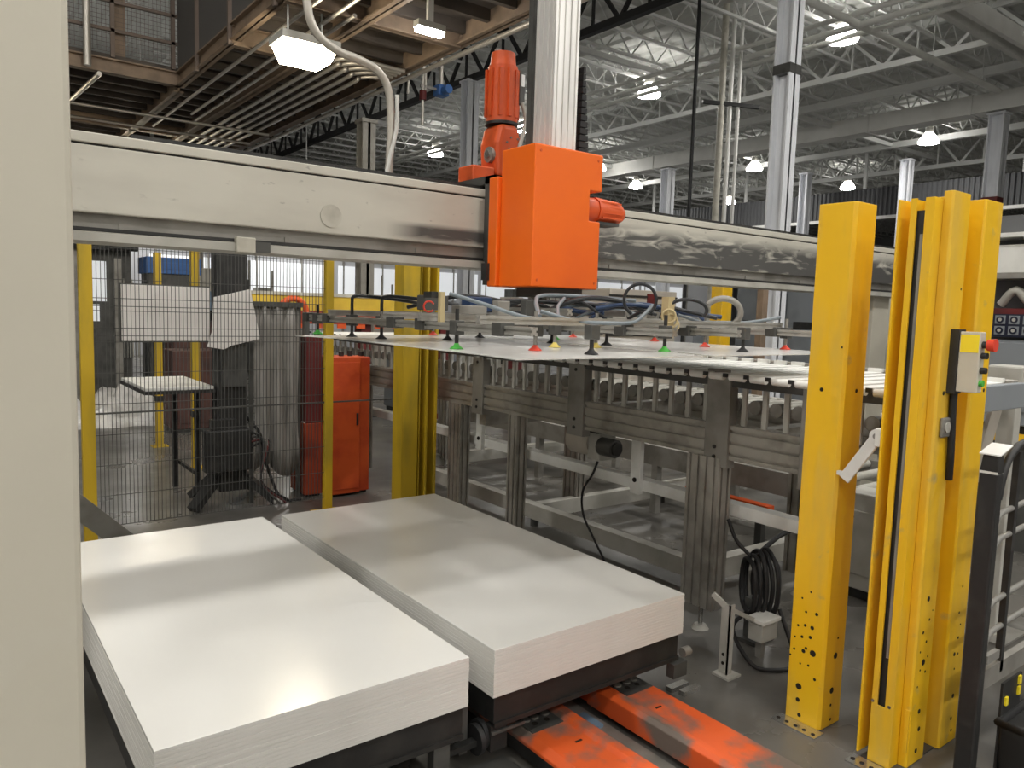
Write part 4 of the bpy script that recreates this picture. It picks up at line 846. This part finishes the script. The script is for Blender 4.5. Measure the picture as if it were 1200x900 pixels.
# workstation behind the fence
ws = thing('black_stand', (1.83, 6.1, 0), 'tall black machine stand behind the fence with flared feet', 'stand')
MB().box(1.73, 1.95, 6.0, 6.2, .12, 2.25).build('stand_column', BLACK, ws, .01)
MB().box(1.60, 1.95, 5.9, 6.0, .30, .62).build('lower_box', BLACK, ws, .01); MB().box(1.66, 1.84, 5.92, 6.02, .62, .70).build('lower_tray', BLACK, ws)
for a, b_ in ((-.32, -.18), (.30, -.18), (-.2, .3), (.3, .3)):
    MB().bar((1.83+a*.25, 6.1+b_*.25, .26), (1.83+a, 6.1+b_, .03), .09, .05).build('stand_foot', BLACK, ws)
MB().box(1.75, 1.93, 5.96, 6.0, .95, 1.28).build('front_panel', DGREY, ws); MB().tube(curve([(1.95, 6.05, .7), (2.05, 6.0, .55), (2.1, 6.0, .3), (2.2, 5.95, .03), (2.35, 5.9, .012)], 6), .012, 8).build('power_cable', RUBBER, ws)
for k in range(4): MB().tube(curve([(1.95, 6.0, .6-k*.05), (2.05+.02*k, 5.95, .5), (2.02, 5.9, .2), (2.1+.05*k, 5.85, .015)], 5), .009, 6).build('loose_cable', (RUBBER, DGREY, RED_D, RUBBER)[k], ws)
tb = thing('work_table', (1.6, 6.6, 0), 'small work table with pale top and yellow legs behind the fence', 'table')
MB().box(1.22, 1.71, 6.05, 6.95, .925, .95).build('table_top', WHITE, tb, .004); MB().box(1.21, 1.72, 6.04, 6.96, .90, .925).build('table_edge', BLACK, tb)
for x, y in ((1.62, 6.9), (1.66, 6.35)): MB().box(x-.02, x+.02, y-.02, y+.02, 0, .90).build('table_leg', BLACK, tb)
MB().box(1.64, 1.66, 6.3, 6.9, .2, .23).build('stretcher', BLACK, tb)
for x, y, lab in ((1.93, 8.9, 'thin yellow upright left of the black stand, farther one'), (1.96, 7.55, 'thin yellow upright left of the black stand, nearer one')):
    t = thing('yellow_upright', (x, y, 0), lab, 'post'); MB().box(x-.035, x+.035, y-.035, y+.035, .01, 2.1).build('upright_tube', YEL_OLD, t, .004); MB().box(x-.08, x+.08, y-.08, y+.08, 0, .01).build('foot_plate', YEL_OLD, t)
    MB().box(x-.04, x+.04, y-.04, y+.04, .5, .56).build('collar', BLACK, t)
t = thing('white_board', (1.4, 6.0, 1.28), 'wide white board on the left behind the wire fence', 'board', 'white boards behind the fence')
MB().box(1.06, 1.66, 5.97, 6.0, 1.30, 1.70).build('board_face', PAPER, t, .003); MB().box(1.05, 1.67, 6.0, 6.012, 1.29, 1.71).build('board_back', DGREY, t); MB().box(1.6, 1.75, 6.01, 6.05, 1.45, 1.53).build('board_arm', BLACK, t)
t = thing('white_board', (1.85, 5.9, 1.25), 'tilted white board with one corner bent, on the black stand', 'board', 'white boards behind the fence')
MB().prism([(1.668, 1.63), (1.94, 1.70), (2.015, 1.32), (1.80, 1.27), (1.74, 1.24), (1.62, 1.26), (1.655, 1.37)], 'Y', 5.90, 5.918).build('board_face', PAPER, t, .002); MB().prism([(1.70, 1.58), (1.90, 1.62), (1.95, 1.34), (1.74, 1.32)], 'Y', 5.918, 5.95).build('board_back', DGREY, t)
MB().box(1.8, 1.86, 5.95, 6.0, 1.42, 1.5).build('board_arm', BLACK, t)

# curtain, red and orange cabinets
def curtain(x0, x1, y, z0, z1, label):
    n = 30; m = MB(); t_ = .006; pts = []
    for i in range(n+1):
        u = i/n; pts.append((x0+(x1-x0)*u, y+.018*math.sin(u*21)+.010*math.sin(u*47+1)))
    vs = []; fs = []; rows = 8
    for r_ in range(rows+1):
        v = r_/rows; z = z0+(z1-z0)*v
        for i, (x, yy) in enumerate(pts): vs.append((x+.02*math.sin(v*6+i*.3)*(1-v), yy+.03*math.sin(v*5+i*.55)*(1-v), z+.06*(1-v)*math.sin(i*.22)))
    W = n+1
    for r_ in range(rows):
        for i in range(n): fs.append((r_*W+i, r_*W+i+1, (r_+1)*W+i+1, (r_+1)*W+i))
    m.add(vs, fs, True); t = thing('plastic_curtain', ((x0+x1)/2, y, 0), label, 'curtain')
    o = m.build('curtain_sheet', CURT, t); so = o.modifiers.new('solid', 'SOLIDIFY'); so.thickness = t_
    MB().box(x0-.03, x1+.03, y-.02, y+.02, z1, z1+.04).build('curtain_rail', DGREY, t)
    for x in (x0-.03, x1): MB().box(x, x+.03, y+.03, y+.06, 0, z1+.04).build('curtain_post', DGREY, t)
curtain(2.0, 2.355, 5.98, .26, 1.57, 'crumpled grey plastic curtain between the black stand and the red cabinet')
t = thing('red_cabinet', (2.52, 6.2, 0), 'narrow dark red cabinet left of the orange one', 'cabinet')
MB().box(2.42, 2.56, 5.98, 6.3, .62, 1.335).build('upper_body', RED_D, t, .006); MB().box(2.41, 2.56, 5.97, 6.3, .02, .62).build('lower_body', mat('dull_orange_red', (.36, .05, .015), .6, col2=(.22, .03, .015), scale=5), t, .006)
MB().box(2.415, 2.42, 6.0, 6.06, .58, .63).build('latch', WHITE, t); MB().box(2.43, 2.55, 6.0, 6.28, 0, .02).build('plinth', BLACK, t)
t = thing('orange_cabinet', (2.78, 6.0, 0), 'bright orange upright cabinet behind the thin yellow fence post', 'cabinet')
MB().box(2.585, 2.85, 5.86, 6.10, .02, 1.175).build('body', ORANGE_D, t, .006); MB().box(2.85, 2.955, 5.90, 6.10, .02, 1.170).build('side_body', ORANGE_D, t, .006); MB().box(2.6, 2.94, 5.92, 6.08, 0, .02).build('plinth', BLACK, t)
MB().box(2.60, 2.84, 5.855, 5.86, .06, 1.13).build('door', ORANGE_D, t, .003); MB().box(2.81, 2.825, 5.845, 5.855, .6, .7).build('door_handle', BLACK, t)
for k, x in enumerate((2.63, 2.72, 2.80, 2.9)): MB().cyl((x, 5.97, 1.175), (x, 5.97, 1.22-.01*(k % 2)), .022, n=10).build('cable_gland', BLACK, t)

# yellow and red machine beam behind
t = thing('yellow_machine_beam', (4.0, 9.1, 0), 'yellow over red machine beam running behind the gripper', 'machine')
MB().box(2.9, 5.6, 9.0, 9.3, 1.52, 1.70).build('yellow_beam', mat('machine_yellow', (.70, .48, .05), .5, col2=(.55, .36, .04), scale=3), t, .006); MB().box(2.9, 7.2, 9.0, 9.3, 1.36, 1.52).build('red_beam', mat('machine_red', (.38, .055, .02), .5, col2=(.25, .04, .02), scale=3), t, .006)
MB().box(2.9, 5.6, 8.99, 9.3, 1.70, 1.74).build('cream_cap', CREAM2, t)
for x in (3.1, 4.4, 5.6, 6.9): MB().box(x, x+.14, 9.05, 9.25, 0, 1.36).build('beam_leg', RED_D, t)
for k in range(10): MB().box(3.0+k*.26, 3.12+k*.26, 8.98, 9.0, 1.31, 1.36).build('red_bracket', ORANGE_M, t)
t = thing('orange_hoop', (3.3, 8.6, 0), 'orange hose hoop on a stand behind the grey curtain', 'hose')
MB().tube([(3.32+.16*math.cos(a), 8.6, 1.50+.16*math.sin(a)) for a in [i*math.pi/14 for i in range(15)]], .035, 8).build('hoop', ORANGE_M, t); MB().box(3.14, 3.2, 8.57, 8.63, 0, 1.5).build('hoop_leg', DGREY, t); MB().box(3.44, 3.5, 8.57, 8.63, 0, 1.5).build('hoop_leg', DGREY, t)

# far left machinery
BRN_M = mat('dark_brown_paint', (0.085, 0.035, 0.028), .6, col2=(.05, .025, .022), scale=4)
t = thing('plastic_heap', (2.0, 11.5, 0), 'heap of crumpled white plastic wrap on the floor at far left', 'plastic wrap')
m = MB(); nx, ny = 26, 16; vs = []; fs = []
for j in range(ny+1):
    for i in range(nx+1):
        u, v = i/nx*2-1, j/ny*2-1; rr = math.sqrt(u*u+v*v)
        hgt = max(0, 1-rr**2.2)*.40*(.75+.35*math.sin(5*u+2*v)+.25*math.sin(9*u-7*v)+.15*math.sin(17*u+13*v))
        vs.append((1.9+u*.75+.06*math.sin(7*v), 11.3+v*.9+.05*math.sin(9*u), max(.004, hgt)))
for j in range(ny):
    for i in range(nx): a = j*(nx+1)+i; fs.append((a, a+1, a+nx+2, a+nx+1))
m.add(vs, fs, True); m.build('wrap_pile', WRAP, t)
MB().cyl((1.35, 10.7, .05), (2.2, 10.55, .05), .05, n=12).build('wrap_roll', WRAP, t)
t = thing('dark_press', (2.0, 13.2, 0), 'dark machine with columns and a bright window at far left', 'machine')
MB().box(1.55, 2.45, 13.0, 13.8, .02, 2.6).build('press_body', DGREY, t, .01); MB().box(1.62, 1.74, 12.9, 13.0, 0, 2.7).build('press_column', STEEL, t); MB().box(2.2, 2.3, 12.9, 13.0, 0, 2.2).build('press_column', STEEL, t)
MB().box(1.80, 2.10, 12.985, 13.0, 1.55, 2.15).build('lit_window', WPANE, t); MB().box(1.88, 2.0, 12.98, 12.99, 1.25, 1.5).build('lit_window', WPANE, t); MB().cyl((1.3, 12.8, 2.45), (2.5, 12.8, 2.45), .14, n=14).build('press_roller', DGREY, t)
for k in range(6): MB().box(2.32+.04*k, 2.335+.04*k, 12.93, 12.97, .7, 1.9-.1*(k % 3)).build('press_pipe', STEEL_L, t)
MB().box(1.0, 3.2, 12.85, 12.95, 2.62, 2.75).build('press_top_beam', ROOFW, t)
for k, (x, y, lx, ly, z0, z1, mt, lab, cat) in enumerate(((3.05, 12.0, .6, .5, 0, 1.3, BRN_M, 'dark brown machine panel left of the black stand', 'machine'), (3.15, 10.9, .5, .5, 0, .9, TEAL, 'dark blue grey box behind the work table', 'machine'),
        (2.55, 9.9, .6, .5, 0, 1.0, BRN_M, 'brown panel box behind the table legs', 'machine'), (3.0, 13.0, .8, .6, 1.95, 2.25, BLUE, 'blue bin high on the machines at far left', 'bin'), (3.6, 12.4, .5, .5, 0, 1.75, TEAL, 'blue grey cabinet behind the tilted white board', 'cabinet'))):
    t = thing('panel_machine' if cat == 'machine' else cat+'_unit', (x, y, z0), lab, cat)
    MB().box(x-lx/2, x+lx/2, y-ly/2, y+ly/2, z0+.05, z1).build('body', mt, t, .01); MB().box(x-lx/2+.04, x+lx/2-.04, y-ly/2+.04, y+ly/2-.04, 0, z0+.05).build('plinth', DGREY, t)
    MB().box(x-lx/2+.05, x+lx/2-.05, y-ly/2-.01, y-ly/2, z0+.12, z1-.08).build('front_panel', mt, t, .004)
# long back partition with bright panels, seen under the beam
bp_ = thing('white_partition', (8, 24, 0), 'long white partition wall seen far behind under the gantry beam', 'partition')
MB().box(-6, 30, 24, 24.2, 0, 3.1).build('partition_body', WALLW, bp_)
for k in range(24): MB().box(-5+k*1.45, -4.95+k*1.45, 23.94, 24, 0, 3.1).build('partition_mullion', STEEL, bp_)
for k in range(8): MB().box(5.0+k*2.9, 7.7+k*2.9, 23.95, 24, 1.9, 2.9).build('partition_pane', WPANE, bp_)
RANK = sorted(range(16), key=lambda k: (3.4+k*1.15)/(15+((k*37) % 7)*.8))
for k in range(16):
    x = 3.4+k*1.15; y = 15+((k*37) % 7)*.8; h = .9+((k*53) % 9)*.14; wd = .5+((k*29) % 5)*.12
    mt = (STEEL, STEEL_L, DGREY, GBLUE, BEIGE, TEAL)[k % 6]; nm = ('grey', 'pale grey', 'dark grey', 'blue grey', 'beige', 'steel blue')[k % 6]
    t = thing('floor_machine', (x, y, 0), '%s machine in the far row before the white partition, %s from the left' % (nm, ('first second third fourth fifth sixth seventh eighth ninth tenth eleventh twelfth thirteenth fourteenth fifteenth sixteenth'.split())[RANK.index(k)]), 'machine', 'row of far machines')
    MB().box(x-wd/2, x+wd/2, y-.3, y+.3, .05, h).build('body', mt, t, .01); MB().box(x-wd/2+.04, x+wd/2-.04, y-.27, y+.27, 0, .05).build('plinth', BLACK, t)
    MB().box(x-wd*.3, x+wd*.2, y-.25, y+.2, h, h+.25).build('upper_unit', (DGREY, STEEL_L)[k % 2], t, .01); MB().cyl((x+wd*.3, y, h), (x+wd*.3, y, h+.7), .03, n=8).build('signal_pole', STEEL_L, t)
    MB().box(x-wd/2+.05, x+wd/2-.05, y-.312, y-.3, .2, h-.15).build('front_door', mt, t, .004)

# ================================================================== RIGHT BACKGROUND
t = thing('guard_post', (9.05, 7.0, 0), 'yellow guard post far behind the gripper right end', 'guard post')
MB().box(8.93, 9.15, 6.9, 7.1, .01, 2.3).build('post_plate', YEL, t, .006); MB().box(8.86, 9.22, 6.83, 7.17, 0, .01).build('foot_plate', YEL, t); MB().box(9.15, 9.17, 6.9, 7.0, .01, 2.3).build('post_flange', BLACK, t)
t = thing('guard_post', (9.2, 6.5, 0), 'brownish thin guard post right of the far yellow one', 'guard post')
MB().box(9.1, 9.22, 6.35, 6.45, .01, 2.3).build('post_plate', TANB, t, .006); MB().box(9.04, 9.28, 6.29, 6.51, 0, .01).build('foot_plate', TANB, t)
t = thing('beige_machine', (8.4, 8.0, 0), 'beige machine with dark slots and a round drum behind the gripper', 'machine')
MB().box(7.6, 9.0, 7.8, 8.6, .05, 1.95).build('body', BEIGE, t, .01)
for z in (1.28, 1.42, 1.6, 1.84): MB().box(7.58, 9.0, 7.785, 7.80, z, z+.03).build('slot', BLACK, t)
MB().cyl((8.55, 7.8, 1.55), (8.55, 7.62, 1.55), .19, n=24).build('drum', STEEL, t); MB().cyl((8.55, 7.62, 1.55), (8.55, 7.6, 1.55), .12, n=20).build('drum_hub', BLACK, t); MB().box(8.35, 8.5, 7.78, 7.8, 1.75, 1.9).build('sticker', RED_D, t); MB().box(7.7, 8.9, 7.85, 8.5, 0, .05).build('plinth', BLACK, t)
t = thing('grey_cabinet', (12.9, 6.6, 0), 'row of blue grey cabinets with dark slots left of the single yellow guard', 'cabinet')
for k in range(4):
    y = 5.0+k*1.1; MB().box(12.6, 13.4, y, y+1.08, .05, 2.2).build('cabinet_body', GBLUE, t, .01); MB().box(12.585, 12.6, y+.05, y+1.03, .1, 2.15).build('cabinet_door', GBLUE, t, .005); MB().box(12.57, 12.585, y+.15, y+.9, 1.42, 1.55).build('door_slot', BLACK, t)
MB().box(12.65, 13.35, 5.05, 9.3, 0, .05).build('plinth', BLACK, t)
t = thing('electrical_cabinet', (8.6, 4.2, 0), 'pale grey electrical cabinet seen between the two yellow guards', 'cabinet')
MB().box(8.4, 9.0, 3.7, 4.8, .05, 1.95).build('cabinet_body', STEEL_L, t, .01); MB().box(8.385, 8.4, 3.75, 4.28, .1, 1.9).build('cabinet_door', STEEL_L, t, .004); MB().box(8.385, 8.4, 4.3, 4.75, .1, 1.9).build('cabinet_door', STEEL_L, t, .004)
MB().box(8.37, 8.385, 3.95, 4.1, 1.45, 1.6).build('door_window', BLACK, t); MB().box(8.37, 8.385, 3.95, 4.1, .95, 1.15).build('door_window', BLACK, t); MB().box(8.45, 8.95, 3.75, 4.75, 0, .05).build('plinth', BLACK, t)
# rack at the right edge
t = thing('control_bench', (6.3, 2.1, 0), 'grey bench with navy panel of round gauges at the right edge', 'bench')
MB().box(6.05, 6.6, 1.4, 2.45, .9, 1.5).build('bench_body', GBLUE, t, .01); MB().box(6.03, 6.05, 1.4, 2.4, 1.28, 1.48).build('bench_panel', GBLUE, t, .004); MB().box(6.03, 6.05, 1.4, 2.4, 1.0, 1.2).build('bench_panel', GBLUE, t, .004)
MB().box(6.02, 6.05, 1.4, 2.4, 1.215, 1.265).build('bench_slot', BLACK, t)
npn = MB().box(6.03, 6.08, 1.5, 2.30, 1.52, 1.68).build('gauge_panel', NAVY, t); NP = H(npn)
for i in range(8):
    for j in range(2):
        y, z = 2.25-i*.088, 1.565+j*.075; MB().box(6.027, 6.03, y-.033, y+.033, z-.03, z+.03).build('gauge_frame', GBLUE, NP); MB().cyl((6.027, y, z), (6.022, y, z), .024, n=16).build('gauge_dial', NAVY, NP); MB().cyl((6.022, y, z), (6.02, y, z), .012, n=12).build('gauge_face', STEEL_L, NP)
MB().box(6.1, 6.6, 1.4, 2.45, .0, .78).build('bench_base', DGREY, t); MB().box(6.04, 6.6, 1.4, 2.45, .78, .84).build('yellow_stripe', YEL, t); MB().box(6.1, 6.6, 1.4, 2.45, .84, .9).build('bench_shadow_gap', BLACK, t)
MB().box(6.3, 6.6, 1.4, 2.45, 1.5, 2.4).build('bench_back', FASC, t); MB().box(6.04, 6.3, 1.4, 2.45, 1.68, 1.72).build('red_shelf', RED_D, t); MB().box(6.1, 6.3, 1.4, 2.4, 1.97, 2.17).build('shelf_bin', WHITE, t, .006); MB().box(6.05, 6.3, 1.4, 2.5, 1.93, 1.97).build('shelf_plate', STEEL, t); MB().box(6.05, 6.3, 1.4, 2.5, 2.22, 2.25).build('shelf_plate', WHITE, t)
MB().tube(curve([(6.15, 2.3, 1.75), (6.12, 2.2, 1.85), (6.15, 2.1, 1.76), (6.12, 1.98, 1.88), (6.15, 1.85, 1.75)], 5), .03, 8).build('rag', STEEL_L, t)
t = thing('small_post', (4.35, 1.72, 0), 'short grey post with a sensor head right of the control box', 'post')
MB().box(4.3, 4.38, 1.50, 1.58, 0, 1.30).build('post_body', STEEL_L, t, .004); MB().box(4.24, 4.42, 1.46, 1.62, 1.30, 1.40).build('post_head', STEEL_L, t, .01); MB().box(4.2, 4.5, 1.42, 1.66, 0, .01).build('foot_plate', STEEL, t); MB().bar((4.2, 1.55, 1.2), (4.2, 1.62, .8), .02, .12, (1, 0, 0)).build('tan_guard', BEIGE, t)
